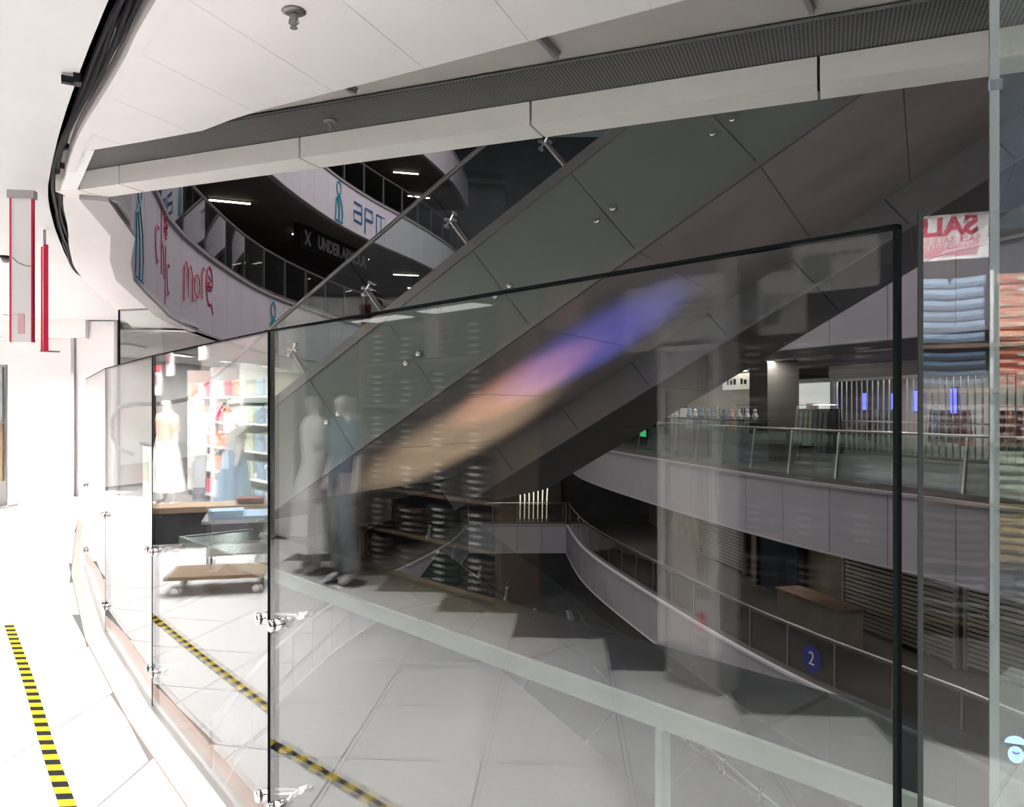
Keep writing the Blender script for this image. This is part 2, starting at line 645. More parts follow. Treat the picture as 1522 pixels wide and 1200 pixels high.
# bevelled end board beside the slot
MB().hexa([(-2.83, 4.93, 2.9), (-2.70, 4.89, 2.9), (-2.36, 4.45, 3.0), (-2.47, 4.45, 3.0), (-2.83, 4.93, 2.93), (-2.70, 4.89, 2.93), (-2.36, 4.45, 3.03), (-2.47, 4.45, 3.03)]).obj('end_board', M_white, bk)
gs = thing('trim_3', 'dark perforated ventilation strip beside the bulkhead', 'trim', kind='structure')
gcuts = [.06, .75, 1.55, 2.2, 2.85, 3.4, 4.1, 4.9, 5.8, 6.7, LB]
for i in range(len(gcuts) - 1):
    a = b0 + BD * (gcuts[i] + .0005) + BN * .02
    b = b0 + BD * (gcuts[i + 1] - .0005) + BN * .02
    MB().prism([a, b, b - BN * .34, a - BN * .34], 3.016, 3.03).obj('grille_panel', M_grille, gs)
bc = MB().prism([b0 + BN * .02 + BD * .3, b0 + BD * LB + BN * .02, b0 + BD * LB - BN * 1.6, b0 + BD * 1.0 - BN * 1.2, b0 + BD * .3 - BN * .3], 3.041, 3.08).obj('ceiling', M_beige)
tag(bc, 'recessed beige ceiling strip between white panels and grille', 'ceiling', kind='structure')
for k, (xa, ya, xb, yb) in enumerate([(-.80, 3.55, -.733, 3.68), (.06, 3.03, .189, 3.307), (.98, 2.70, 1.117, 2.93)]):
    d = Vector((xb - xa, yb - ya))
    l = d.length
    c = ((xa + xb) / 2, (ya + yb) / 2)
    an = -math.atan2(d.x, d.y)
    br = MB().box((*c, 3.033), (.032, l, .012), an).box((*c, 3.02), (.02, l, .02), an).obj('ceiling_bracket', M_greysteel)
    tag(br, ['short dark bracket at the narrow end of the beige ceiling strip', 'long dark bracket at the middle of the beige ceiling strip', 'dark bracket at the wide end of the beige ceiling strip by the top edge'][k], 'bracket', 'ceiling brackets')

# sprinklers
M_bronze = mat('dull_bronze', (.25, .22, .2), .4, .6)
for k, (x, y, z, lb) in enumerate([(-.79, 2.85, 2.985, 'bronze sprinkler head under the white ceiling panels'), (-.93, 4.03, 3.016, 'small sprinkler head in the perforated ventilation strip')]):
    s = thing('sprinkler_head', lb, 'sprinkler', (x, y, z), 0, 'ceiling sprinklers')
    q = 1 if k == 0 else .8
    MB().lathe([(.042 * q, 0), (.044 * q, -.004), (.03 * q, -.010), (.012 * q, -.011)], n=18).obj('rosette', M_bronze, s, True)
    MB().lathe([(.014 * q, -.008), (.016 * q, -.03 * q), (.011 * q, -.034 * q), (.012 * q, -.05 * q), (.006 * q, -.056 * q)], n=10).obj('nozzle', M_greysteel, s, True)
    MB().tube([(-.014 * q, 0, -.03 * q), (-.017 * q, 0, -.045 * q), (0, 0, -.06 * q), (.017 * q, 0, -.045 * q), (.014 * q, 0, -.03 * q)], .003, 6).lathe([(.014 * q, -.061 * q), (.014 * q, -.064 * q)], n=10).obj('deflector', M_greysteel, s)

# ------------------------------------------------------------------ setting: white end of the walkway on the far left
wf = thing('wall_far', 'bright white wall closing the far end of the walkway', 'wall', kind='structure')
MB().box((-11.2, 13.6, 1.5), (8.0, .2, 3.0)).obj('wall_panel', M_white, wf)
MB().box((-9.6, 13.35, 2.85), (5.0, .5, .3)).obj('header', M_white, wf)
dr = thing('door_1', 'white full-height door frame at the end of the walkway', 'door', (-6.98, 13.2, 0), kind='structure')
MB().box((-.36, 0, 1.53), (.05, .12, 3.06)).obj('jamb', M_greywall, dr)
MB().box((.36, 0, 1.53), (.05, .12, 3.06)).obj('jamb', M_greywall, dr)
MB().box((0, 0, 3.03), (.78, .12, .06)).obj('lintel', M_greywall, dr)
MB().box((0, .03, 1.5), (.66, .05, 2.98)).obj('door_leaf', M_white, dr)
MB().box((-.3, -.08, .03), (.2, .06, .05)).obj('door_stop', M_steel, dr)
ps = thing('poster_stand', 'upright poster stand with dark and tan halves at the left picture edge', 'poster', (-8.0, 12.1, 0))
MB().box((0, 0, .85), (.36, .05, .88)).obj('lower_poster', M_wood, ps)
MB().box((0, 0, 1.74), (.36, .05, .84)).obj('upper_poster', M_greyc, ps)
MB().box((0, .04, 1.1), (.42, .04, 2.2)).box((0, .05, .02), (.5, .4, .04)).obj('frame', M_greysteel, ps)

# ------------------------------------------------------------------ atrium: curves, slabs, fascias, railings
CL = catmull([(-2.62, 5.05), (-2.86, 5.9), (-3.9, 8.0), (-4.58, 10.06), (-5.24, 12.2), (-5.8, 15.8), (-6.05, 19.7), (-5.65, 24.3), (-4.95, 27.7), (-3.76, 31.7), (-2.7, 36.5), (-2.3, 41.3)], 6)
CF = [(-2.3, 41.3), (2.85, 41.3)]
CR = catmull([(2.85, 41.3), (2.95, 37), (3.2, 33.6), (3.9, 29.2), (5.35, 22.2), (6.44, 18.1), (7.53, 15.2), (8.4, 12.6), (9.3, 9.2), (9.8, 5.0)], 6)
FH = 4.5


def level(k):
    return FH * k


def slab(name, label, path, k, depth=5.0, soff=M_soff, zs=-1.6):
    out = offset(path, depth)
    o = thing(name, label, 'floor', kind='structure')
    path = offset(path, .09)
    MB().ribbon(path, out, level(k) - .12, level(k)).obj('slab_top', M_slab, o)
    MB().ribbon(path, out, level(k) + zs, level(k) + zs + .1).obj('soffit', soff, o)
    return o


def fascia(name, label, path, k, step=1.3, m=M_fascia, cap=M_fasciaD):
    """row of upright panels with open joints, and a coping on top; path runs so that the void is on its right"""
    o = thing(name, label, 'trim', kind='structure')
    z0, z1 = level(k) - 1.6, level(k) - .18
    pts = resample(path, step)
    dense = path
    L = 0
    for i in range(len(pts) - 1):
        a, b = Vector(pts[i]), Vector(pts[i + 1])
        t = (b - a).normalized()
        n = Vector((-t.y, t.x))
        a1, b1 = a + t * .008, b - t * .008
        MB().prism([a1, b1, b1 + n * .06, a1 + n * .06], z0, z1).obj('panel', m, o)
    inner = offset(pts, .05)
    MB().wall(offset(pts, .09), z0 + .02, z1, .04).obj('backing', M_dark, o)
    MB().ribbon(offset(pts, -.035), offset(pts, .2), z1, z1 + .06).obj('coping', cap, o)
    MB().ribbon(offset(pts, -.03), offset(pts, .14), z0 - .03, z0).obj('lower_edge', cap, o)
    return o


def railing(label, path, k, glass=M_railglass, post=M_greysteel, rail=M_steel, h=1.08, step=1.3, lean=.0, group=None, cat='railing', dashed=False):
    o = thing('glass_railing', label, cat, group=group)
    z0 = level(k) - .12
    pts = resample(offset(path, .1), step)
    for i in range(len(pts) - 1):
        a, b = Vector(pts[i]), Vector(pts[i + 1])
        t = (b - a).normalized()
        n = Vector((-t.y, t.x))
        a1, b1 = a + t * .04, b - t * .04
        MB().prism([a1, b1, b1 + n * .012, a1 + n * .012], z0 + .06, z0 + h - .04).obj('pane', glass, o)
    for p in pts:
        i = pts.index(p)
        a, b = Vector(pts[max(0, i - 1)]), Vector(pts[min(len(pts) - 1, i + 1)])
        t = (b - a).normalized()
        n = Vector((-t.y, t.x))
        q = Vector(p)
        bt, tp = q + n * .03, q + n * (.03 + lean)
        s = .022
        MB().hexa([(*(bt - t * s - n * s), z0), (*(bt + t * s - n * s), z0), (*(bt + t * s + n * s * 2), z0), (*(bt - t * s + n * s * 2), z0),
                   (*(tp - t * s - n * s), z0 + h), (*(tp + t * s - n * s), z0 + h), (*(tp + t * s + n * s), z0 + h), (*(tp - t * s + n * s), z0 + h)]).obj('post', post, o)
    MB().tube([(*p, z0 + h + .03) for p in offset(pts, .03 + lean)], .028, 8).obj('handrail', rail, o, True)
    return o


# ground floor of the atrium
gf = MB().prism([(-12, 0), (14, 0), (14, 47), (-12, 47)], -13.7, -13.5).obj('floor', M_ground)
tag(gf, 'pale stone floor at the bottom of the atrium', 'floor', kind='structure')

subL = [p for p in CL if p[1] > 15.0]
SLABS = [('left', CL, 1), ('left', CL, 2), ('left', subL, 0), ('left', subL, -1)]
slab('floor_left_1', 'slab of the first floor up on the left side of the atrium', CL, 1, zs=-1.25)
slab('floor_left_2', 'slab of the second floor up on the left side of the atrium', CL, 2)
slab('floor_left_3', 'slab of the third floor up on the left side of the atrium', CL, 3)
slab('floor_left_4', 'slab of our floor on the far left of the atrium', subL, 0)
slab('floor_left_5', 'slab one floor down on the left side of the atrium', subL, -1)
slab('floor_right_1', 'slab of our floor on the right side of the atrium', CR, 0, 9.5)
slab('floor_right_2', 'slab of the first floor up on the right side of the atrium', CR, 1, 9.5)
slab('floor_right_3', 'slab one floor down on the right side of the atrium', CR, -1)
slab('floor_right_4', 'slab two floors down on the right side of the atrium', CR, -2)
slab('floor_far_1', 'slab of our floor at the far end of the atrium', CF, 0)
slab('floor_far_2', 'slab of the first floor up at the far end of the atrium', CF, 1)
slab('floor_far_3', 'slab one floor down at the far end of the atrium', CF, -1)

fa1 = fascia('trim_4', 'curved pale fascia with red lettering on the left of the atrium', CL, 1, 1.15, M_fasciaL)
fa2 = fascia('trim_5', 'curved pale fascia with blue lettering one storey higher on the left', CL, 2, 1.15, M_fasciaL)
fascia('trim_6', 'topmost curved fascia on the left of the atrium', CL, 3, 1.6)
fascia('trim_7', 'grey fascia of our floor on the far left of the atrium', subL, 0, 1.6)
fascia('trim_8', 'grey fascia one floor down on the left of the atrium', subL, -1, 1.6)
fascia('trim_9', 'long grey panelled fascia of our floor on the right of the atrium', CR, 0, 1.55)
fascia('trim_10', 'grey fascia one storey up on the right above the caged shop', CR, 1, 1.55)
M_capW = mat('white_coping', (.75, .70, .72), .5)
fascia('trim_11', 'grey fascia one floor down on the right with white coping', CR, -1, 1.55, cap=M_capW)
fascia('trim_12', 'grey fascia two floors down on the right with white coping', CR, -2, 1.55, cap=M_capW)
fascia('trim_13', 'grey fascia of our floor at the far end', CF, 0, 1.3)
fascia('trim_14', 'grey fascia one storey up at the far end', CF, 1, 1.3)
fascia('trim_15', 'grey fascia one floor down at the far end', CF, -1, 1.3)

railing('glass railing above the red-lettered fascia on the left', CL[6:], 1, step=1.6)
railing('glass railing above the blue-lettered fascia on the upper left', CL[6:], 2, step=1.6)
railing('steel and glass railing of our floor on the right of the atrium', CR, 0, step=1.55, lean=.12, post=M_steel, h=1.12)
railing('smoked glass railing one floor down on the right of the atrium', CR, -1, glass=M_smoke, step=1.55)
railing('smoked glass railing two floors down on the right of the atrium', CR, -2, glass=M_smoke, step=1.55)
railing('glass railing one floor down at the far end', CF, -1, glass=M_smoke, step=1.3)
railing('glass railing of our floor on the far left', subL, 0, step=1.6)

# back walls of the galleries


def backwall(name, label, path, k, d=4.6, m=M_shopdark):
    o = MB().wall(offset(path, d), level(k), level(k) + 2.9, .1).obj(name, m)
    return tag(o, label, 'wall', kind='structure')


backwall('wall_left_1', 'dark shopfront wall of the upper left gallery', CL[10:], 1)
backwall('wall_left_2', 'dark shopfront wall of the top left gallery', CL[10:], 2)
backwall('wall_left_3', 'bright white shop wall of the far left gallery on our floor', subL, 0, 4.4, M_white)
sw = MB().ribbon([p for p in CL if p[1] > 13.8], offset([p for p in CL if p[1] > 13.8], 4.6), 2.87, 2.9).obj('ceiling', M_ceilW)
tag(sw, 'lit white ceiling of the far left gallery on our floor', 'ceiling', kind='structure')
backwall('wall_left_4', 'dark wall of the left gallery one floor down', subL, -1)
backwall('wall_right_1', 'shop wall of the right gallery on our floor', CR, 0, 8.9, M_greywall)
backwall('wall_right_2', 'dark wall of the right gallery one floor down', CR, -1, 4.4, M_shopbrown)
backwall('wall_right_3', 'dark wall of the right gallery two floors down', CR, -2, 4.4, M_shopbrown)
backwall('wall_far_1', 'dark end wall of the gallery on our floor', CF, 0)
backwall('wall_far_2', 'brown end wall of the gallery one floor down', CF, -1, 4.6, M_shopbrown)
backwall('wall_far_3', 'dark end wall of the gallery one storey up', CF, 1)

we = MB().box((0, 46.6, 2), (40, .2, 31)).obj('wall_end', M_shopdark)
tag(we, 'dark wall behind the far end of the atrium', 'wall', kind='structure')
# shopfront glazing and lamps on the upper left galleries


def at_path(path, s):
    d = 0
    for i in range(1, len(path)):
        l = math.dist(path[i], path[i - 1])
        if d + l >= s:
            f = (s - d) / l
            a, b = Vector(path[i - 1]), Vector(path[i])
            t = (b - a).normalized()
            p = a + (b - a) * f
            return p, t, Vector((-t.y, t.x))
        d += l
    a, b = Vector(path[-2]), Vector(path[-1])
    t = (b - a).normalized()
    return b, t, Vector((-t.y, t.x))


lamp_me = MB().box((0, 0, 0), (1.1, .09, .03)).mesh('tube', M_lampW)
lamp_b = MB().box((0, 0, .03), (1.16, .13, .04)).mesh('housing', M_greysteel)
where = {1: 'upper left gallery', 2: 'top left gallery'}
n_l = 0
ordw = ['nearest', 'second', 'third', 'fourth', 'fifth', 'sixth', 'seventh', 'eighth', 'ninth']
for k in (1, 2):
    for j in range(8):
        p, t, n = at_path(CL, 5.0 + j * 4.2)
        q = p + n * (1.6 + .5 * (j % 2))
        l = thing('strip_lamp', f'{ordw[j]} glowing strip lamp under the ceiling of the {where[k]}', 'lamp', (q.x, q.y, level(k) + 2.86), math.atan2(t.y, t.x) + PI / 2 + .5, f'strip lamps of the {where[k]}')
        put('tube', lamp_me, l)
        put('housing', lamp_b, l)
pane_me = None
for k in (1, 2):
    sf = thing('shopfront', f'dark glazed shopfront along the {where[k]}', 'shopfront')
    for j in range(20):
        p, t, n = at_path(CL, 4.0 + j * 1.75)
        q = p + n * 4.2
        MB().box((0, 0, 0), (1.6, .03, 2.2)).obj('pane', M_smoke, sf).matrix_local = Matrix.Translation((q.x, q.y, level(k) + 1.2)) @ Matrix.Rotation(math.atan2(t.y, t.x), 4, 'Z')
        if j % 2 == 0:
            MB().box((0, 0, 0), (.08, .09, 2.4)).obj('mullion', M_greysteel, sf).matrix_local = Matrix.Translation((q.x + t.x * .87, q.y + t.y * .87, level(k) + 1.2)) @ Matrix.Rotation(math.atan2(t.y, t.x), 4, 'Z')
# display bodies behind the railing on the upper left
for j, (s_, dd, wd, hh, m_, lb) in enumerate([(9.0, 2.6, .5, 1.7, M_greyc, 'grey draped clothes rack on the upper left gallery near its end'), (11.5, 2.8, .7, 1.5, M_blueD, 'navy clothes rack on the upper left gallery'),
                                             (14.0, 2.5, .6, 1.6, M_greyc, 'grey clothes rack in the middle of the upper left gallery'), (17.5, 2.6, .8, 1.5, M_maroon, 'dark red clothes rack on the upper left gallery'),
                                             (20.0, 2.6, .8, 1.5, M_brownc, 'brown clothes rack on the upper left gallery below the black sign')]):
    p, t, n = at_path(CL, s_)
    q = p + n * dd
    r = thing('clothes_rack', lb, 'rack', (q.x, q.y, level(1)), math.atan2(t.y, t.x), 'racks of the upper left gallery')
    for g in range(7):
        x = (g - 3) * wd / 6
        MB().hexa([(x - .03, -.24, .35), (x + .03, -.24, .35), (x + .03, .24, .35), (x - .03, .24, .35), (x - .03, -.17, hh), (x + .03, -.17, hh), (x + .03, .17, hh), (x - .03, .17, hh)]).obj('garment', m_, r)
    MB().tube([(-wd * .7, 0, .0), (-wd * .7, 0, hh + .08), (wd * .7, 0, hh + .08), (wd * .7, 0, 0)], .015, 6).obj('frame', M_steel, r)

# black sign over the shop, one storey up on the left: faces the atrium
sg = thing('shop_sign', 'long black sign board with pale letters hanging in the upper left gallery', 'sign')
sa = Vector((-6.83, 25.0)); sb = Vector((-5.62, 30.2))
sd = (sb - sa).normalized()
sn = Vector((sd.y, -sd.x))
cen = (sa + sb) / 2
sl_ = (sb - sa).length
zs = 7.0
MB().box((0, 0, 0), (sl_, .25, .8)).obj('board', M_signb, sg).matrix_local = Matrix.Translation((cen.x, cen.y, zs)) @ Matrix.Rotation(math.atan2(sd.y, sd.x), 4, 'Z')
fpos = cen + sn * .135
text_mesh('letters', 'UNDER ARMOUR', .58, M_letter, sg, face_matrix((fpos.x + sd.x * .45, fpos.y + sd.y * .45, zs), (sd.x, sd.y, 0), (sn.x, sn.y, 0)), width=.86, bold=.02)
lp = sa + sd * .45 + sn * .14
lg = MB()
for s1 in (-1, 1):
    lg.tube([(s1 * .22, 0, .3), (s1 * .06, 0, .06), (s1 * .06, 0, -.06), (s1 * .22, 0, -.3)], .05, 6)
lg.box((0, 0, 0), (.16, .05, .08))
lo_ = lg.obj('emblem', M_letter, sg)
lo_.matrix_local = Matrix.Translation((lp.x, lp.y, zs)) @ Matrix.Scale(.75, 4) @ Matrix.Rotation(math.atan2(sd.y, sd.x), 4, 'Z')

# prints on the curved fascias


def on_fascia(s_, k, zoff):
    p, t, n = at_path(CL, s_)
    q = p - n * .03
    return face_matrix((q.x, q.y, level(k) - .89 + zoff), (t.x, t.y, 0), (-n.x, -n.y, 0))


def stroke(name, pts, r, m, parent, mtx, flat=.008):
    o = MB().tube([(x, y, 0) for x, y in pts], r, 6).obj(name, m, parent)
    o.matrix_local = mtx @ Matrix.Diagonal((1, 1, flat / r if r else 1, 1))
    return o


def arc(cx, cy, r, a0, a1, n=8, ry=None):
    ry = ry or r
    return [(cx + r * math.cos(math.radians(a0 + (a1 - a0) * i / n)), cy + ry * math.sin(math.radians(a0 + (a1 - a0) * i / n))) for i in range(n + 1)]


def s_of_xy(path, x, y):
    best = None
    d = 0
    for i in range(1, len(path)):
        a, b = Vector(path[i - 1]), Vector(path[i])
        l = (b - a).length
        t = max(0, min(1, (Vector((x, y)) - a).dot(b - a) / l / l))
        e = (a + (b - a) * t - Vector((x, y))).length
        if best is None or e < best[0]:
            best = (e, d + t * l)
        d += l
    return best[1]


def s_at_px(path, ratio):
    """arc length where the path crosses a given plan bearing X/Y (far crossing)"""
    d = 0
    res = 0
    for i in range(1, len(path)):
        a, b = path[i - 1], path[i]
        l = math.dist(a, b)
        fa, fb = a[0] - ratio * a[1], b[0] - ratio * b[1]
        if fa * fb <= 0 and fa != fb:
            res = d + l * fa / (fa - fb)
        d += l
    return res


red = thing('wall_print', 'hand-painted red lettering on the lower left fascia', 'lettering')
RA = M_pink
sc_ = s_at_px(CL, (240 - 761) / 1170)
mt = on_fascia(sc_, 1, .12)
stroke('letter', [(x * 1.15, y) for x, y in arc(-.62, -.02, .2, 60, 300, 10, .24)], .012, RA, red, mt)
stroke('letter', [(-.28, .62), (-.30, .2), (-.29, -.36)], .012, RA, red, mt)
stroke('letter', [(-.30, .0), (-.15, .12), (-.02, -.1), (.0, -.38)], .012, RA, red, mt)
stroke('letter', [(.2, .12), (.17, -.5), (.12, -.72)], .012, RA, red, mt)
stroke('letter', [(x, y) for x, y in arc(.62, -.28, .2, 60, 300, 10, .22)], .012, RA, red, mt)
for a in range(5):
    an = a * 72
    stroke('petal', arc(.28 + .12 * math.cos(math.radians(an)), .42 + .12 * math.sin(math.radians(an)), .07, 0, 330, 8), .012, RA, red, mt)
sc2 = s_at_px(CL, (292 - 761) / 1170)
mt = on_fascia(sc2, 1, .12)
stroke('letter', [(-1.0, -.45), (-.98, .1), (-.85, .22), (-.72, .05), (-.72, -.35), (-.70, .05), (-.55, .2), (-.42, .05), (-.42, -.4)], .02, RA, red, mt)
stroke('letter', arc(-.08, -.08, .2, 0, 360, 12), .02, RA, red, mt)
stroke('letter', [(.3, -.25), (.3, .2), (.42, .34), (.52, .3)], .02, RA, red, mt)
stroke('letter', [(.68, .06), (1.18, .1)] + arc(.93, .08, .26, 10, 300, 12, .36) + [(1.2, -.42)], .024, RA, red, mt)
stroke('letter', [(.72, .0), (1.1, .02), (.8, .14), (1.08, .2), (.85, .26)], .024, RA, red, mt)

blue_s = s_at_px(CL, (548 - 761) / 1170)
ap = thing('wall_print', 'blue three-letter name painted on the upper left fascia', 'lettering')
mt = on_fascia(blue_s, 2, .05)
M_blp = mat('blue_print', (.03, .14, .33), .6)
for pts in ([(-.9, .25), (-.45, .25), (-.45, -.35), (-.9, -.35), (-.92, -.05), (-.47, -.02)], [(-.25, -.62), (-.25, .25), (.2, .25), (.22, -.1), (-.22, -.12)], [(.45, -.45), (.45, .25), (1.0, .25), (1.02, -.45)], [(.73, .25), (.73, -.45)]):
    stroke('letter', [(x * 1.35, y * 1.0) for x, y in pts], .04, M_blp, ap, mt)
for lb, ratio, k, zz, q in [('teal figure painted on the upper left fascia beside the blue letters', (503 - 761) / 1170, 2, 0, 1.), ('teal figure painted on the lower left fascia below the gallery sign', (405 - 761) / 1170, 1, -.02, .95),
                            ('tall teal figure at the near end of the lower left fascia', (203 - 761) / 1170, 1, 0, 1.)]:
    g = thing('figure_print', lb, 'mural', group='teal fascia figures')
    mt = on_fascia(s_at_px(CL, ratio), k, zz)
    ts = .4 if ratio < -.45 else 1
    stroke('figure_line', [(x * q, y * q) for x, y in arc(0, .42, .17, 0, 350, 10, .22)], .035 * ts, M_teal, g, mt)
    stroke('figure_line', [(0, .2), (-.22, .05), (-.25, -.3), (-.3, -.62)], .04 * ts, M_teal, g, mt)
    stroke('figure_line', [(.02, .2), (.25, -.1), (.3, -.4), (.22, -.64)], .045 * ts, M_teal, g, mt)
    stroke('figure_line', [(-.1, .1), (.02, -.2), (.0, -.62)], .06 * ts, M_teal, g, mt)
    stroke('figure_line', [(-.3, -.64), (.3, -.64)], .03 * ts, M_teal, g, mt)

# ------------------------------------------------------------------ escalators crossing the atrium
H = Vector((-.885, .466))
W = Vector((.466, .885))
P0 = Vector((.5414, 6.4))
TAN = .59
ZB = 2.48


def E(r, w_, h, zb=ZB, up=1):
    p = P0 + H * r + W * w_
    return Vector((p.x, p.y, zb - up * TAN * r + h))


def slanted_box(r0, r1, w0, w1, h0, h1, zb=ZB, up=1, sh=.55):
    """bay between two joints square to the incline; h up, joints shift along r with height"""
    def c(r, w_, h):
        return E(r + sh * h * up, w_, h, zb, up) + Vector((0, 0, 0))
    # keep the long edges parallel to the incline
    mb = MB()
    pts = []
    for h in (h0, h1):
        for r, w_ in ((r0, w0), (r1, w0), (r1, w1), (r0, w1)):
            pts.append(c(r, w_, h))
    return mb.hexa(pts)


es = thing('escalator', 'huge double escalator with green-grey side panels rising to the upper right', 'escalator', (P0.x, P0.y, 0))
inv = Matrix.Translation((-P0.x, -P0.y, 0))


def add(o):
    o.matrix_parent_inverse = inv
    return o


BAY = .93
joints = [1.367 - BAY * i for i in range(-2, 11)]       # 3.227 ... downwards to -8
CLH = 1.02
for i in range(len(joints) - 1):
    r1, r0 = joints[i] - .003, joints[i + 1] + .003
    add(slanted_box(r0, r1, 0, .04, .03, CLH).obj('side_panel', M_clad, es))
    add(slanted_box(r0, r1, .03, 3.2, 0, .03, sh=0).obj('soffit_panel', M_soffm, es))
    add(slanted_box(r0 + .004, r1 - .004, .05, .062, CLH + .10, CLH + .87).obj('glass_pane', M_railglass, es))
    add(slanted_box(r0, r1, 3.16, 3.2, .03, CLH, ).obj('far_side_panel', M_sidem, es))
    add(slanted_box(r0 + .004, r1 - .004, 1.58, 1.60, CLH + .05, CLH + .85).obj('glass_pane', M_railglass, es))
for r in joints[:-1]:
    for hh, dr_ in ((.47, .07), (.47, -.07)):
        c = E(r + .55 * hh + dr_, -.012, hh)
        add(MB().lathe([(.026, -.012), (.03, 0), (.03, .012), (.018, .02)], n=12).obj('clamp_button', M_chrome, es, True)).matrix_local = inv @ Matrix.Translation(c) @ Matrix.Rotation(math.atan2(W.y, W.x) - PI / 2, 4, 'Z') @ Matrix.Rotation(PI / 2, 4, 'X')
    # slanting post and spider fitting of the glass balustrade
    a = E(r + .55 * CLH, .02, CLH)
    b = E(r + .55 * (CLH + .45), .02, CLH + .45)
    add(MB().tube([a, a + (b - a) * .95], .022, 6).obj('balustrade_post', M_greysteel, es))
    sp = MB()
    for dx, dz in ((.04, .03), (-.04, .03), (.04, -.03), (-.04, -.03)):
        e = b + Vector((H.x * dx, H.y * dx, dz - TAN * dx))
        sp.tube([b, e], .008, 5)
        sp.tube([e - Vector((W.x, W.y, 0)) * .01, e + Vector((W.x, W.y, 0)) * .03], .018, 8)
    add(sp.obj('spider_fitting', M_chrome, es))
R0, R1 = joints[-1], joints[0] + .3
add(slanted_box(R0, R1 + .02, -.02, .1, CLH, CLH + .1, sh=.55).obj('side_trim', M_greysteel, es))
add(slanted_box(R0, R1, -.012, .03, -.02, .03, sh=0).obj('lower_trim', M_greysteel, es))
add(slanted_box(R0, R1, .1, 1.55, CLH - .25, CLH - .15, sh=0).obj('step_band', M_greysteel, es))
add(slanted_box(R0, R1, 1.65, 3.1, CLH - .25, CLH - .15, sh=0).obj('step_band', M_greysteel, es))


def rail_path(w_, hh):
    top = [E(R0 + .55 * (CLH + hh), w_, CLH + hh)]
    rb = R1 + .55 * (CLH + hh)
    e = E(rb, w_, CLH + hh)
    pts = top + [E(rb - .3, w_, CLH + hh)]
    z = e.z - .06
    for f, dz in ((.1, -.05), (.5, -.10), (1.0, -.10), (1.25, -.14), (1.36, -.28), (1.36, -.48), (1.25, -.62), (1.0, -.68)):
        p = E(rb, w_, 0)
        pts.append(Vector((p.x + H.x * f, p.y + H.y * f, e.z + dz)))
    return pts


for w_ in (.056, 1.59, 3.15):
    add(MB().tube(rail_path(w_, .88), .022, 8).obj('handrail', M_rubber if w_ > .1 else M_greysteel, es, True))
# closed lower end of the side cladding
rb = joints[0]
e1 = E(rb, 0, .03)
lowpoly = [E(rb + .55 * .03, 0, .03), E(rb + .55 * CLH, 0, CLH), E(rb + .55 * CLH + .35, 0, CLH), None, None, None]
pA, pB, pC = lowpoly[0], lowpoly[1], lowpoly[2]
zlow = pA.z - .22
p4 = P0 + H * 4.30
p5 = P0 + H * 3.62
ring = [pA, pB, E(rb + .55 * CLH + .25, 0, CLH), Vector((p4.x, p4.y, zlow + .62)), Vector((p4.x, p4.y, zlow + .08)), Vector((p5.x, p5.y, zlow - .02))]
W3 = Vector((W.x, W.y, 0))
vs = [p for p in ring] + [p + W3 * .04 for p in ring]
nn = len(ring)
add(MB().add(vs, [tuple(range(nn)), tuple(range(nn, 2 * nn))[::-1]] + [(i, (i + 1) % nn, (i + 1) % nn + nn, i + nn) for i in range(nn)]).obj('end_panel', M_clad, es))
vs = [p + W3 * .04 for p in ring[3:] + [pA]] + [p + W3 * 3.2 for p in ring[3:] + [pA]]
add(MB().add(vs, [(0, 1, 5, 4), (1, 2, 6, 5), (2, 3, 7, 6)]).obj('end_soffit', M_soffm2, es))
pl = P0 + H * 4.0 + W * -.012
add(MB().box((0, 0, 0), (.10, .01, .2)).obj('notice_plate', M_signw, es)).matrix_local = inv @ Matrix.Translation((pl.x, pl.y, zlow + .62)) @ Matrix.Rotation(math.atan2(H.y, H.x), 4, 'Z')
# landing plate block standing on the floor
lpz = P0 + H * 4.7 + W * 2.3
add(MB().box((0, 0, 0), (1.0, 1.7, .5)).obj('landing_base', M_greysteel, es)).matrix_local = inv @ Matrix.Translation((lpz.x, lpz.y, .2)) @ Matrix.Rotation(math.atan2(H.y, H.x), 4, 'Z')

# second escalator beyond, slightly lower
e2 = thing('escalator', 'second escalator behind with grey side band and dark underside', 'escalator', (P0.x, P0.y, 0))
ZB2 = 2.05
for i in range(len(joints) - 1):
    r1, r0 = joints[i] - .005, joints[i + 1] + .005
    add(slanted_box(r0, r1, 3.25, 3.29, .02, .62, ZB2).obj('side_panel', M_sidem, e2))
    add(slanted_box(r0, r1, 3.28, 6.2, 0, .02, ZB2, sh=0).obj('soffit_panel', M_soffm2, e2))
add(slanted_box(joints[-1], joints[0], 3.24, 3.30, -.015, .02, ZB2, sh=0).obj('lower_trim', M_sidem, e2))
add(slanted_box(joints[-1], joints[0], 6.14, 6.2, 0, 1.6, ZB2, sh=0).obj('far_side', M_sidem, e2))
add(slanted_box(joints[-1], joints[0], 3.4, 5.5, .5, .6, ZB2, sh=0).obj('step_band', M_greysteel, e2))

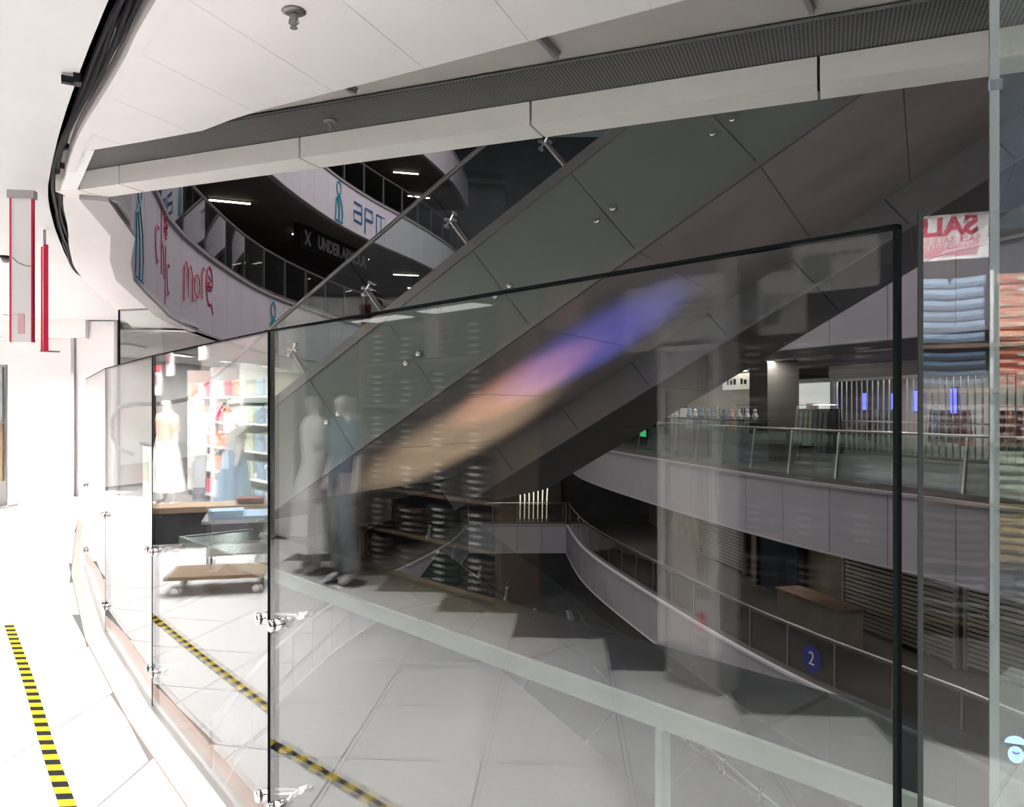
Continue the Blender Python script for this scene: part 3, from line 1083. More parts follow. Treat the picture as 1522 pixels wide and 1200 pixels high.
# crossing escalator going down to the right
e3 = thing('escalator', 'dark green escalator descending to the right below our floor', 'escalator', (P0.x, P0.y, -4.5))
inv3 = Matrix.Translation((-P0.x, -P0.y, 4.5))
ZB3 = -.37 - .59 * 3.59 - 1.15
j3 = [4.2 - BAY * i for i in range(10)]
for i in range(len(j3) - 1):
    r1, r0 = j3[i] - .005, j3[i + 1] + .005
    o = slanted_box(r0, r1, 3.58, 3.62, 0, 1.0, ZB3, -1).obj('side_panel', mat('dark_green_cladding', (.05, .07, .062), .35), e3); o.matrix_parent_inverse = inv3
    o = slanted_box(r0, r1, 3.62, 5.2, 0, .03, ZB3, -1, sh=0).obj('soffit_panel', M_soffm2, e3); o.matrix_parent_inverse = inv3
    o = slanted_box(r0, r1, 3.60, 3.612, 1.05, 1.75, ZB3, -1).obj('glass_pane', M_railglass, e3); o.matrix_parent_inverse = inv3
for i in range(18):
    r = 3.85 - i * .42
    a = E(r, 3.55, 1.02, ZB3, -1)
    b = a + Vector((.03, 0, .19))
    o = MB().tube([a, a + (b - a) * .3, a + (b - a) * .8, b], [.03, .018, .018, .034], 8).obj('rail_bracket', M_chrome, e3); o.matrix_parent_inverse = inv3

# ------------------------------------------------------------------ frosted ledge beyond the barrier, level with the floor
lg_ = thing('glass_ledge', 'frosted glass ledge with pale green edge beam beyond the barrier', 'ledge', kind=None)
PL0, PL1 = 3.28, 4.12


def al(a, p, z):
    q = T * a + N * p
    return (q.x, q.y, z)


A0, A1 = -5.5, 9.6
for i in range(10):
    a0 = A0 + (A1 - A0) * i / 10 + .004
    a1 = A0 + (A1 - A0) * (i + 1) / 10 - .004
    MB().hexa([al(a0, PL0, -.03), al(a1, PL0, -.03), al(a1, PL1, -.03), al(a0, PL1, -.03), al(a0, PL0, 0), al(a1, PL0, 0), al(a1, PL1, 0), al(a0, PL1, 0)]).obj('deck_pane', M_frost, lg_)
MB().hexa([al(A0, PL0 - .04, -.10), al(A1, PL0 - .04, -.10), al(A1, PL0, -.10), al(A0, PL0, -.10), al(A0, PL0 - .04, .012), al(A1, PL0 - .04, .012), al(A1, PL0, .012), al(A0, PL0, .012)]).obj('edge_beam', M_paleg, lg_)
for a in (2.507, -1.4):
    q = al(a, PL0 - .02, -.9)
    MB().box((q[0], q[1], -.9), (.045, .07, 1.6), math.atan2(T.y, T.x)).obj('hanger_post', M_paleg, lg_)
q0 = al(A1, (PL0 + PL1) / 2, -.1)
MB().box((q0[0], q0[1], -.14), (.06, .9, .3), math.atan2(T.y, T.x)).obj('end_cap', mat('pale_blue_metal', (.42, .52, .56), .4), lg_)

# ------------------------------------------------------------------ right gallery on our floor: shops


def CRp(s_, inn, z):
    p, t, n = at_path(CR, s_)
    q = p + n * inn
    return (q.x, q.y, z), math.atan2(t.y, t.x), t, n


LCR = sum(math.dist(CR[i], CR[i - 1]) for i in range(1, len(CR)))


def s_cr(ratio, inn):
    """arc length on the inner offset seen along a plan bearing"""
    P = offset(CR, inn)
    d = 0
    for i in range(1, len(CR)):
        fa, fb = P[i - 1][0] - ratio * P[i - 1][1], P[i][0] - ratio * P[i][1]
        l = math.dist(CR[i], CR[i - 1])
        if fa * fb <= 0 and fa != fb:
            return d + l * fa / (fa - fb)
        d += l
    return d


def bear(px):
    return (px - 761) / 1170


# caged shop: folding gate of vertical bars
sg0, sg1 = s_cr(bear(1240), 6.0), s_cr(bear(1530), 6.0)
gate = thing('folding_gate', 'closed shop gate of upright pale bars behind the railing on the right', 'gate')
pa = Vector(CRp(sg0, 6.0, 0)[0]); pb = Vector(CRp(min(sg1, LCR - .1), 6.0, 0)[0])
gl_ = (pb - pa).length
gt = (pb - pa).normalized()
gr = math.atan2(gt.y, gt.x)
ng = 30
bar_me = MB().box((0, 0, 1.25), (.035, .035, 2.3)).mesh('bar', M_alum)
for i in range(ng):
    p = pa + gt * (gl_ * (i + .5) / ng)
    put('bar', bar_me, gate, p, gr)
for z in (.12, 1.1, 2.42):
    c = (pa + pb) / 2
    MB().box((c.x, c.y, z), (gl_, .06, .09 if z != 1.1 else .05), gr).obj('cross_rail', M_alum, gate)
c = (pa + pb) / 2
MB().box((c.x, c.y, 2.68), (gl_ + .3, .2, .42), gr).obj('header', M_greywall, gate)
MB().box((pa.x, pa.y, 1.3), (.16, .16, 2.6), gr).obj('jamb', M_alum, gate)

nrm = Vector((-gt.y, gt.x, 0))
for j, (f, hh) in enumerate([(.10, .55), (.28, .5), (.40, .62), (.60, .7), (.78, .7)]):
    p = pa + gt * (gl_ * f) + nrm * .6
    d = thing('led_sign', f'{ordw[j]} upright blue glowing panel behind the barred gate', 'sign', (p.x, p.y, 1.72), gr, 'blue panels in the caged shop')
    MB().box((0, 0, .0), (.20, .03, hh)).obj('panel', M_ledb, d)
    MB().box((0, .025, 0), (.24, .03, hh + .05)).obj('casing', M_black, d)

for j, f in enumerate((.15, .5, .85)):  # lamps added to brighten the interior behind the bars
    p = pa + gt * (gl_ * f) + nrm * .9
    o = thing('unseen_gallery_lamp', f'{ordw[j]} added lamp brightening the caged shop', 'lamp', (p.x, p.y, 2.8), gr, 'added lamps of the caged shop')
    MB().box((0, 0, .01), (.9, .3, .03)).obj('housing', M_white, o)
    area_light('lamp_light', (0, 0, -.02), .8, 55, (1, .93, .86), sizey=.2, parent=o)
cols = [M_brownc, M_greyc, M_maroon, M_blueD, M_sage, M_peachc, M_whitec, M_orange, M_greyc, M_brownc]
rack_n = ['first', 'second', 'third', 'fourth', 'fifth', 'sixth', 'seventh']


def rack(label, pos, rz, n, wd, hh, mats, group, z=0):
    r = thing('clothes_rack', label, 'rack', (pos[0], pos[1], z), rz, group)
    MB().tube([(-wd / 2 - .06, 0, 0), (-wd / 2 - .06, 0, hh + .1), (wd / 2 + .06, 0, hh + .1), (wd / 2 + .06, 0, 0)], .014, 6).obj('frame', M_chrome, r)
    for g in range(n):
        x = -wd / 2 + wd * (g + .5) / n
        th = wd / n * .42
        lo = .45 + random.uniform(-.08, .15)
        MB().hexa([(x - th, -.2, lo), (x + th, -.2, lo), (x + th, .2, lo), (x - th, .2, lo), (x - th * .7, -.13, hh), (x + th * .7, -.13, hh), (x + th * .7, .13, hh), (x - th * .7, .13, hh)]).obj('garment', random.choice(mats), r)
    return r


for j, f in enumerate((.15, .48, .82)):
    p = pa + gt * (gl_ * f) + nrm * (1.0 + .3 * (j % 2))
    rack(f'{rack_n[j]} clothes rack behind the barred gate counted from the column', p, gr, 8, 1.3, 1.45, cols, 'racks of the caged shop')

# open bright shop left of the gate, with a dark column between
s_c = s_cr(bear(1150), 2.4)
p, rz, t, n = CRp(s_c, 2.4, 0)
colm = tag(MB().box((p[0], p[1], 1.45), (1.0, 1.0, 2.9), rz).box((p[0], p[1], .08), (1.06, 1.06, .16), rz).obj('wall_column', M_soff), 'square dark column behind the right railing', 'column', kind='structure')
s_w = s_cr(bear(1070), 4.3)
p, rz, t, n = CRp(s_w, 4.3, 0)
pw = tag(MB().box((p[0], p[1], 1.45), (6.0, .1, 2.9), rz).obj('wall_pale', M_cream), 'pale lit shop wall left of the dark column', 'wall', kind='structure')
sh = thing('shop_sign', 'lit pale sign band with small dark marks left of the dark column', 'sign')
p, rz, t, n = CRp(s_cr(bear(1105), 3.9), 3.9, 2.45)
MB().box((0, 0, 0), (3.0, .12, .55)).obj('band', mat('lit_sign_band', (.8, .76, .7), .5, emit=(1, .95, .85), estr=.35), sh).matrix_local = Matrix.Translation(p) @ Matrix.Rotation(rz, 4, 'Z')
for i in range(9):
    if i in (3, 6):
        continue
    q = Vector(p) + Vector((t.x, t.y, 0)) * (-1.05 + i * .26) - Vector((n.x, n.y, 0)) * .07
    MB().box((0, 0, -.02 * (i % 2)), (.06 + .05 * (i % 3), .03, .2 - .04 * (i % 2))).obj('printed_mark', M_ink, sh).matrix_local = Matrix.Translation(q) @ Matrix.Rotation(rz, 4, 'Z')
p, rz, t, n = CRp(s_cr(bear(1105), 3.9), 3.7, 2.8)
ln = thing('strip_lamp', 'glowing strip lamp above the lit sign band left of the column', 'lamp', p, rz)
put('tube', lamp_me, ln)
put('housing', lamp_b, ln)
for j, (px, inn, ms, lb) in enumerate([(1012, 3.2, [M_whitec, M_whitec, M_greyc], 'rack of white garments far back left of the dark column'), (1052, 3.7, [M_whitec, M_blue, M_sage], 'rack of pale garments in front of the pale shop wall'),
                                       (1112, 3.1, [M_peachc, M_sage, M_greyc], 'rack of peach and sage garments beside the dark column'),
                                       (1185, 3.0, [M_maroon, M_pink, M_whitec, M_ink], 'rack of red and black garments right of the dark column'), (1215, 2.2, [M_greyc, M_sage, M_ink], 'rack of grey garments just left of the barred gate')]):
    p, rz, t, n = CRp(s_cr(bear(px), inn), inn, 0)
    rack(lb, p, rz, 8, 1.6, 1.5, ms, 'racks of the open shop')
p, rz, t, n = CRp(s_cr(bear(1195), 4.2), 4.2, 0)
pw = thing('shop_window', 'white lit display window right of the dark column', 'window', p, rz)
MB().box((0, 0, 1.45), (2.6, .06, 1.7)).obj('backboard', mat('lit_display', (.75, .74, .72), .6, emit=(1, .97, .93), estr=.5), pw)
MB().box((0, -.1, 2.34), (2.7, .25, .12)).obj('canopy', M_white, pw)
MB().box((.75, -.2, 1.3), (.5, .1, .7)).obj('poster', M_signw, pw)
MB().box((-.7, -.2, 1.55), (.45, .1, 1.1)).obj('poster', M_pink, pw)
# counters and exit box on the left of the right gallery
p, rz, t, n = CRp(s_cr(bear(958), 1.2), 1.2, .55)
ex = thing('exit_box', 'small green lit box behind the railing at the left of the right gallery', 'sign', p, rz)
MB().box((0, 0, 0), (.8, .1, .45)).obj('case', M_black, ex)
MB().box((0, -.06, 0), (.6, .02, .25)).obj('lit_face', M_greenled, ex)
for j, (px, inn) in enumerate(((990, 1.5), (1042, 1.5), (1098, 1.3))):
    p, rz, t, n = CRp(s_cr(bear(px), inn), inn, 0)
    k = thing('display_counter', ['glass display counter nearest the green lit box', 'middle glass display counter behind the right railing', 'glass display counter beside the dark column'][j], 'counter', p, rz, 'display counters')
    MB().box((0, 0, .4), (2.2, .6, .8)).obj('base', M_greyc, k)
    MB().box((0, 0, .98), (2.2, .6, .34)).obj('glass_case', M_railglass, k)
    MB().box((0, 0, 1.17), (2.24, .64, .03)).obj('top', M_blueD if j == 0 else M_ink, k)
    for g in range(5):
        MB().lathe([(.07, 0), (.1, .08), (.05, .2), (.06, .26), (.03, .3)], (-.9 + g * .45, 0, 1.19), 8).obj('goods', random.choice([M_whitec, M_blue, M_signw]), k)

# lamps added to brighten the dark galleries on the right
gal = [(0, 'our floor', 28, CR, (12, 16, 20, 24, 28, 31.5, 35)), (-1, 'one floor down', 22, CR, (8, 14, 20, 26, 31, 35)), (-2, 'two floors down', 30, CR, (10, 18, 25, 31))]
for k_, nm, pw_, path_, ss in gal:
    for j, s__ in enumerate(ss):
        p, t, n = at_path(path_, s__)
        q = p + n * 2.0
        o = thing('unseen_gallery_lamp', f'{ordw[j]} added lamp of the right gallery {nm}, counted from the far end', 'lamp', (q.x, q.y, level(k_) + 2.86), math.atan2(t.y, t.x), f'gallery lamps {nm}')
        MB().box((0, 0, .01), (1.0, .3, .03)).obj('housing', M_white, o)
        area_light('lamp_light', (0, 0, -.02), .9, pw_, (1, .93, .86), sizey=.22, parent=o)
for j in range(6):
    p, t, n = at_path(CL, 12.5 + j * 2.6)
    q = p + n * 2.2
    o = thing('unseen_gallery_lamp', f'{ordw[j]} ceiling lamp of the bright left gallery on our floor', 'lamp', (q.x, q.y, 2.84), math.atan2(t.y, t.x), 'gallery lamps left')
    MB().box((0, 0, .01), (1.0, .3, .03)).obj('housing', M_white, o)
    area_light('lamp_light', (0, 0, -.02), .9, 110, (1, .97, .95), sizey=.22, parent=o)
# added spots imitating coloured screen glow on the escalator underside
for nm, lc, tgt, col, pw_, ang in (('pink', (.06, 8.0, -13.3), (.10, 8.2, 1.75), (1, .42, .30), 9500, 7), ('blue', (.75, 7.9, -13.3), (.82, 8.05, 2.15), (.16, .18, 1), 11000, 8.5), ('amber', (-.65, 8.8, -13.3), (-.6, 8.9, 1.2), (1, .76, .52), 8500, 11)):
    o = thing('added_soffit_spot', f'{nm} added spot imitating screen glow on the escalator underside', 'lamp', lc)
    d = (Vector(tgt) - Vector(lc)).normalized()
    rot = d.to_track_quat('-Z', 'Y')
    cnz = MB().lathe([(.16, .1), (.16, -.2), (.19, -.24), (.19, -.26)], n=16).obj('can', M_black, o, True)
    cnz.rotation_mode = 'QUATERNION'; cnz.rotation_quaternion = rot
    MB().box((0, 0, -.17), (.5, .3, .04)).obj('base', M_black, o)
    l_ = bpy.data.lights.new('lamp_light', 'SPOT'); l_.energy = pw_; l_.color = col; l_.spot_size = math.radians(ang); l_.spot_blend = .9; l_.shadow_soft_size = .12
    lo2 = bpy.data.objects.new('lamp_light', l_); C.objects.link(lo2); lo2.parent = o
    lo2.location = d * .3; lo2.rotation_mode = 'QUATERNION'; lo2.rotation_quaternion = rot

# right gallery one floor down: roller shutters
slat_me = MB().box((0, 0, 0), (3.7, .03, .075)).mesh('slat', M_shut)
sS = s_cr(bear(1252), 3.6) + 2.15
for j, (sx_, inn) in enumerate(((s_cr(bear(1075), 4.2), 4.1), (sS, 3.6), (sS + 4.1, 3.6), (sS + 8.2, 3.6), (s_cr(bear(960), 4.2), 4.1))):
    p, rz, t, n = CRp(sx_, inn, level(-1))
    k = thing('roller_shutter', ['brown roller shutter one floor down left of the dark doorway', 'long roller shutter one floor down behind the black panel edge', 'roller shutter one floor down at the right behind the second panel', 'roller shutter one floor down at the right picture edge', 'small roller shutter furthest along one floor down'][j], 'shutter', p, rz, 'roller shutters')
    for i in range(22):
        put('slat', slat_me, k, (0, 0, .2 + i * .115))
    MB().box((0, .1, 1.4), (3.7, .03, 2.7)).obj('backing', M_dark, k)
    for s_ in (-1, 1):
        MB().box((s_ * 1.87, 0, 1.4), (.07, .1, 2.7)).obj('guide', M_greysteel, k)
p, rz, t, n = CRp(s_cr(bear(1160), 4.0), 4.0, level(-1))
k = thing('shop_doorway', 'dark open doorway between roller shutters one floor down', 'doorway', p, rz)
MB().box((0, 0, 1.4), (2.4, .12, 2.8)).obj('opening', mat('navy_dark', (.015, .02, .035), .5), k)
MB().box((-1.25, -.05, 1.4), (.1, .2, 2.8)).box((1.25, -.05, 1.4), (.1, .2, 2.8)).obj('frame', M_black, k)
p, rz, t, n = CRp(s_cr(bear(1215), 2.2), 2.2, level(-1))
k = thing('shop_counter', 'brown wooden counter one floor down before the shutters', 'counter', p, rz)
MB().box((0, 0, .5), (2.6, .7, 1.0)).obj('body', M_shopbrown, k)
MB().box((0, 0, 1.03), (2.7, .8, .06)).obj('top', M_woodred, k)

# round blue sticker on the lower railing, with its white figure
p, rz, t, n = CRp(s_cr(bear(1207), .08), .07, level(-1) + .42)
stk = thing('floor_sticker', 'round blue sticker with a white numeral on the lower railing glass', 'sticker', p, rz)
MB().lathe([(.3, -.004), (.3, .004)], n=24).obj('disc', M_bluest, stk).matrix_local = Matrix.Rotation(PI / 2, 4, 'X')
text_mesh('numeral', '2', .42, M_signw, stk, Matrix.Translation((0, -.01, 0)) @ Matrix.Rotation(PI / 2, 4, 'X'))

# glowing upright rods at the far end one floor down
rods = thing('light_sculpture', 'cluster of glowing upright rods at the far end one floor down', 'sculpture', (1.15, 42.6, level(-1)))
for i in range(7):
    x = (i - 3) * .24
    MB().tube([(x, 0, 0), (x + .02, 0, 1.2), (x + .03 * (i - 3), -.05, 2.6 - .1 * abs(i - 4))], [.035, .035, .05], 6).obj('rod', mat('glowing_rod', (.8, .75, .65), .4, emit=(1, .9, .75), estr=1.1), rods)
MB().box((0, 0, .95), (1.8, .05, .05)).obj('band', M_chrome, rods)

# ------------------------------------------------------------------ the glass barrier along the walkway
GH = 1.812
TH = .016


def barrier(label, a, b, e0=True, e1=True, ew=TH, em=M_edge, h=GH, z0=.02, top=True):
    a, b = Vector(a), Vector(b)
    t = (b - a).normalized()
    n = Vector((-t.y, t.x)) * TH / 2
    a, b = a + t * .006, b - t * .006
    o = thing('glass_barrier', label, 'glass panel', (a.x, a.y, 0), group='glass barrier panels')
    iv = Matrix.Translation((-a.x, -a.y, 0))
    ee = .006
    g = MB().hexa([(*(a + t * ee - n), z0), (*(b - t * ee - n), z0), (*(b - t * ee + n), z0), (*(a + t * ee + n), z0), (*(a + t * ee - n), h - ee), (*(b - t * ee - n), h - ee), (*(b - t * ee + n), h - ee), (*(a + t * ee + n), h - ee)]).obj('pane', M_glass, o)
    g.matrix_parent_inverse = iv
    for f, p, s in ((e0, a, 1), (e1, b, -1)):
        if f:
            q = p + t * s * ee
            x = MB().hexa([(*(p - n), z0), (*(q - n), z0), (*(q + n), z0), (*(p + n), z0), (*(p - n), h), (*(q - n), h), (*(q + n), h), (*(p + n), h)]).obj('polished_edge', em, o)
            x.matrix_parent_inverse = iv
    if top:
        x = MB().hexa([(*(a - n), h - ee), (*(b - n), h - ee), (*(b + n), h - ee), (*(a + n), h - ee), (*(a - n), h), (*(b - n), h), (*(b + n), h), (*(a + n), h)]).obj('top_edge', em, o)
        x.matrix_parent_inverse = iv
    return o


barrier('largest glass barrier panel in the middle with black upright edges', GL[1], GL[0])
barrier('glass barrier panel left of the largest one, reflecting the trolley', GL[2], GL[1])
barrier('third glass barrier panel from the right, narrow and bright', GL[3], GL[2])
barrier('fourth glass barrier panel, a bright sliver by the walkway', GL[4], GL[3])
barrier('furthest glass barrier panel at the end of the curve', GL[5], GL[4])
barrier('glass barrier panel at the right reflecting the sale poster', P0G[1], P0G[0], em=M_edgeG, top=False)
# tall pane at the right
tp = thing('tall_glass_pane', 'full-height glass pane with bright edge at the right picture border', 'glass panel', (.862, 1.42, 0))
td = Vector((.92, -.39))
tn = Vector((.39, .92))
ta = Vector((0, 0)); tb = td * 2.2
hx = lambda p, q, th_, z0, z1: MB().hexa([(*p, z0), (*q, z0), (*(q + tn * th_), z0), (*(p + tn * th_), z0), (*p, z1), (*q, z1), (*(q + tn * th_), z1), (*(p + tn * th_), z1)])
hx(ta + td * .015, tb, .012, .0, 2.98).obj('pane', M_glass, tp)
hx(ta, ta + td * .015, .012, 0, 2.98).obj('polished_edge', M_edgeW, tp)
hx(ta - td * .002, ta + td * .02, .02, 2.12, 2.14).obj('edge_clip', M_chrome, tp)

# tall thin glass screen at the end of the curve
fs_ = thing('glass_screen', 'tall glass screen beyond the curved barrier by the white door', 'glass panel', (-5.58, 10.98, 0))
MB().box((.35, .1, 1.5), (.75, .012, 3.0), -.3).obj('pane', M_glass, fs_)
MB().box((0, .2, 1.5), (.02, .02, 3.0)).obj('edge', M_edge, fs_)
MB().box((.33, .1, 2.95), (.62, .05, .08), -.3).obj('head_rail', M_greysteel, fs_)

# chrome clamps at the joints
names = ['at the left edge of the largest panel', 'between the second and third panels', 'between the third and fourth panels', 'between the fourth and fifth panels']
for i, jp in enumerate((GL[1], GL[2], GL[3], GL[4])):
    pj = Vector(jp)
    pv, nx = Vector(GL[i]), Vector(GL[i + 2])
    for z, zn in ((.82, 'upper'), (.21, 'lower')):
        t1 = (pv - pj).normalized()
        t2 = (nx - pj).normalized()
        cl = thing('glass_clamp', f'{zn} chrome clamp {names[i]}', 'clamp', (pj.x, pj.y, z), 0, 'chrome glass clamps')
        for tt in (t1, t2):
            nn_ = Vector((-tt.y, tt.x))
            if nn_.x > 0:
                nn_ = -nn_
            c = tt * .055
            ang = math.atan2(nn_.y, nn_.x)
            o = MB().lathe([(.015, -.03), (.02, -.028), (.02, .01), (.016, .011), (.016, .017), (.021, .018), (.021, .03), (.017, .034)], n=16).obj('button', M_chrome, cl, True)
            o.matrix_local = Matrix.Translation((c.x, c.y, 0)) @ Matrix.Rotation(ang, 4, 'Z') @ Matrix.Rotation(PI / 2, 4, 'Y')
        nb = Vector((.76, .65))
        MB().tube([(*(t1 * .055 + nb * .03), 0), (*(nb * .10), 0), (*(t2 * .055 + nb * .03), 0)], .012, 8).tube([(*(nb * .10), 0), (*(nb * .15), 0)], .014, 8).obj('arm', M_chrome, cl, True)

# light blue round sticker at the lower right
v = Vector(P0G[1]) + (Vector(P0G[0]) - Vector(P0G[1])).normalized() * .118
dv = (Vector(P0G[0]) - Vector(P0G[1])).normalized()
sk = thing('logo_sticker', 'pale blue two-part logo sticker low on the right glass', 'sticker', (v.x - .008 * .39, v.y - .008 * .92, 1.115), math.atan2(dv.y, dv.x))
MB().add([(x, 0, z) for x, z in arc(0, .0, .0125, 0, 180, 12, .010)] + [(x, -.0015, z) for x, z in arc(0, .0, .0125, 0, 180, 12, .010)], [tuple(range(13)), tuple(range(13, 26))]).obj('cap', M_lblue, sk)
MB().add([(x, 0, z - .014) for x, z in arc(0, .0, .009, 0, 360, 16, .011)[:-1]] + [(x, -.0015, z - .014) for x, z in arc(0, .0, .009, 0, 360, 16, .011)[:-1]], [tuple(range(16)), tuple(range(16, 32))]).obj('body', M_lblue, sk)
stroke('smile', [(-.004, .001), (0, -.001), (.004, .001)], .0008, M_bluest, sk, Matrix.Translation((0, -.003, -.011)) @ Matrix.Rotation(PI / 2, 4, 'X'), .0006)

M_pinkp = mat('pale_pink_print', (.75, .45, .5), .5)
# hazard tape on the floor
tl = [(1.30, -.91), (-.15, .99), (-1.78, 3.13), (-2.69, 4.39), (-3.58, 5.60)]
tl = resample(catmull(tl, 8), .12)
A_ = offset(tl, .028); B_ = offset(tl, -.028)
me = bpy.data.meshes.new('hazard_tape')
vs, fs, uvs = [], [], []
dist = 0
for i in range(len(tl)):
    if i:
        dist += math.dist(tl[i], tl[i - 1])
    vs += [(*A_[i], .0015), (*B_[i], .0015)]
    uvs += [(dist, 0), (dist, 1)]
for i in range(len(tl) - 1):
    fs.append((2 * i, 2 * i + 1, 2 * i + 3, 2 * i + 2))
me.from_pydata(vs, [], fs)
ul = me.uv_layers.new(name='UVMap')
for lp_ in me.loops:
    ul.data[lp_.index].uv = uvs[lp_.vertex_index]
me.materials.append(M_tape)
tag(put('hazard_tape', me), 'yellow and black striped tape stuck along the walkway floor', 'tape')

# ------------------------------------------------------------------ hanging signs and dome camera on the left
for k, (x, y, rz, lb, w_, op) in enumerate([(-3.03, 4.87, .12, 'clear hanging sign with red edges nearest on the left', .125, False), (-3.80, 6.40, 2.25, 'second hanging red-edged sign just behind, seen edge-on', .13, True)]):
    s = thing('hanging_sign', lb, 'sign', (x, y, 1.95 if k == 0 else 2.0), rz, 'red-edged hanging signs')
    hgt = .9 if k == 0 else .86
    MB().box((0, 0, hgt / 2), (w_, .02, hgt)).obj('face', M_signw if k == 0 else M_red, s)
    for sx in (-1, 1):
        MB().box((sx * w_ / 2, 0, hgt / 2), (.008, .034, hgt)).obj('red_edge', M_red, s)
    if k == 0:
        MB().box((0, 0, hgt + .012), (w_ + .03, .05, .05)).obj('top_bracket', M_greywall, s)
        MB().box((0, -.013, .11), (w_ * .3, .004, .12)).obj('print_patch', M_pinkp, s)
        MB().tube([(-.05, -.014, .52), (-.02, -.014, .49), (.03, -.014, .47), (.055, -.014, .47)], .003, 5).obj('string', M_greyc, s)
    else:
        MB().box((-.05, -.03, .0), (.012, .14, .012)).obj('foot_bar', M_greysteel, s)
        MB().box((0, 0, hgt + .06), (.02, .02, .14)).obj('top_bracket', M_greywall, s)
cc = thing('dome_camera', 'small black dome camera under the ceiling at the left picture edge', 'camera', (-4.87, 7.57, 3.0))
MB().lathe([(.05, 0), (.055, -.012), (.05, -.02), (.04, -.022)], n=14).obj('mount', M_black, cc, True)
MB().lathe([(.038, -.02), (.036, -.045), (.022, -.062), (.006, -.067)], n=14).obj('dome', M_greysteel, cc, True)

# ------------------------------------------------------------------ the shop across the walkway (mirrored in the glass)


def skin_mesh(name, pts, edges, rad, m, sub=1):
    me = bpy.data.meshes.new(name)
    me.from_pydata(pts, edges, [])
    o = bpy.data.objects.new(name, me)
    C.objects.link(o)
    md = o.modifiers.new('skin', 'SKIN')
    for i, r in enumerate(rad):
        me.skin_vertices[0].data[i].radius = (r, r)
    me.skin_vertices[0].data[0].use_root = True
    md.use_smooth_shade = True
    sb = o.modifiers.new('sub', 'SUBSURF')
    sb.levels = sub
    dg = bpy.context.evaluated_depsgraph_get()
    out = bpy.data.meshes.new_from_object(o.evaluated_get(dg))
    bpy.data.objects.remove(o)
    out.materials.clear()
    out.materials.append(m)
    return out


def mannequin(label, loc, rz, top_m, bot_m, skirt=True, z=0, head=True, group='shop mannequins'):
    o = thing('mannequin', label, 'mannequin', (loc[0], loc[1], z), rz, group)
    pts = [(0, 0, .95), (0, .0, 1.15), (0, 0, 1.36), (0, 0, 1.48), (0, -.01, 1.56), (0, -.02, 1.66),
           (.17, 0, 1.40), (.22, .02, 1.13), (.25, -.04, .88), (.25, -.06, .80),
           (-.17, 0, 1.40), (-.22, .02, 1.13), (-.25, -.04, .88), (-.25, -.06, .80),
           (.09, 0, .88), (.10, -.01, .48), (.10, .02, .09), (.11, -.11, .04),
           (-.09, 0, .88), (-.10, -.01, .48), (-.10, .02, .09), (-.11, -.11, .04)]
    ed = [(0, 1), (1, 2), (2, 3), (3, 4), (4, 5), (2, 6), (6, 7), (7, 8), (8, 9), (2, 10), (10, 11), (11, 12), (12, 13), (0, 14), (14, 15), (15, 16), (16, 17), (0, 18), (18, 19), (19, 20), (20, 21)]
    rd = [.12, .10, .12, .05, .075, .07, .06, .042, .032, .03, .06, .042, .032, .03, .085, .058, .04, .035, .085, .058, .04, .035]
    put('body', skin_mesh('body', pts, ed, rd, M_skin, 2), o)
    MB().lathe([(.15, .86), (.165, .95), (.14, 1.08), (.165, 1.25), (.17, 1.36), (.12, 1.44), (.07, 1.47)], n=18, sy=.72).obj('shirt', top_m, o, True)
    for sx in (-1, 1):
        MB().tube([(sx * .14, 0, 1.41), (sx * .19, 0, 1.33), (sx * .22, .02, 1.14)], [.07, .07, .062], 10).obj('sleeve', top_m, o, True)
    if skirt:
        mb = MB()
        n = 36
        prof = [(.15, 1.0), (.19, .85), (.24, .55), (.29, .22)]
        vs = []
        for r, zz in prof:
            for k in range(n):
                a = 2 * PI * k / n
                q = r * (1 + (.09 * math.sin(9 * a) if zz < .9 else 0))
                vs.append((q * math.cos(a), q * math.sin(a) * .8, zz))
        fs = [(i * n + k, i * n + (k + 1) % n, (i + 1) * n + (k + 1) % n, (i + 1) * n + k) for i in range(3) for k in range(n)]
        mb.add(vs, fs).obj('skirt', bot_m, o, True)
    else:
        for sx in (-1, 1):
            MB().tube([(sx * .075, 0, .98), (sx * .095, -.01, .5), (sx * .10, .02, .12)], [.105, .085, .075], 12).obj('trouser_leg', bot_m, o, True)
    MB().lathe([(.19, 0), (.19, .012), (.03, .02), (.012, .03)], n=20).obj('base_plate', M_chrome, o, True)
    MB().tube([(0, .06, .02), (0, .06, .9)], .012, 8).obj('support_rod', M_chrome, o)
    return o


def garment_mesh(w_, d_, h_, m):
    """folded garment: rounded front fold, slightly sagging"""
    prof = [(-d_ / 2, h_ * .5), (-d_ / 2 + .008, h_ * .15), (-d_ / 2 + .03, 0), (d_ / 2, 0), (d_ / 2, h_), (-d_ / 2 + .03, h_), (-d_ / 2 + .008, h_ * .85)]
    n = len(prof)
    vs = []
    for i, x in enumerate((-w_ / 2, -w_ / 4, 0, w_ / 4, w_ / 2)):
        sag = .006 * math.cos(i * PI / 2 + .4)
        vs += [(x, y, z + sag) for y, z in prof]
    fs = [tuple(range(n)), tuple(range(4 * n, 5 * n))[::-1]]
    for i in range(4):
        for k in range(n):
            fs.append((i * n + k, i * n + (k + 1) % n, (i + 1) * n + (k + 1) % n, (i + 1) * n + k))
    return MB().add(vs, fs).mesh('folded_garment', m, False)


GM = {}
sticker_me = MB().box((0, 0, 0), (.12, .004, .02)).mesh('size_sticker', mat('sticker_white', (.85, .85, .84), .4))


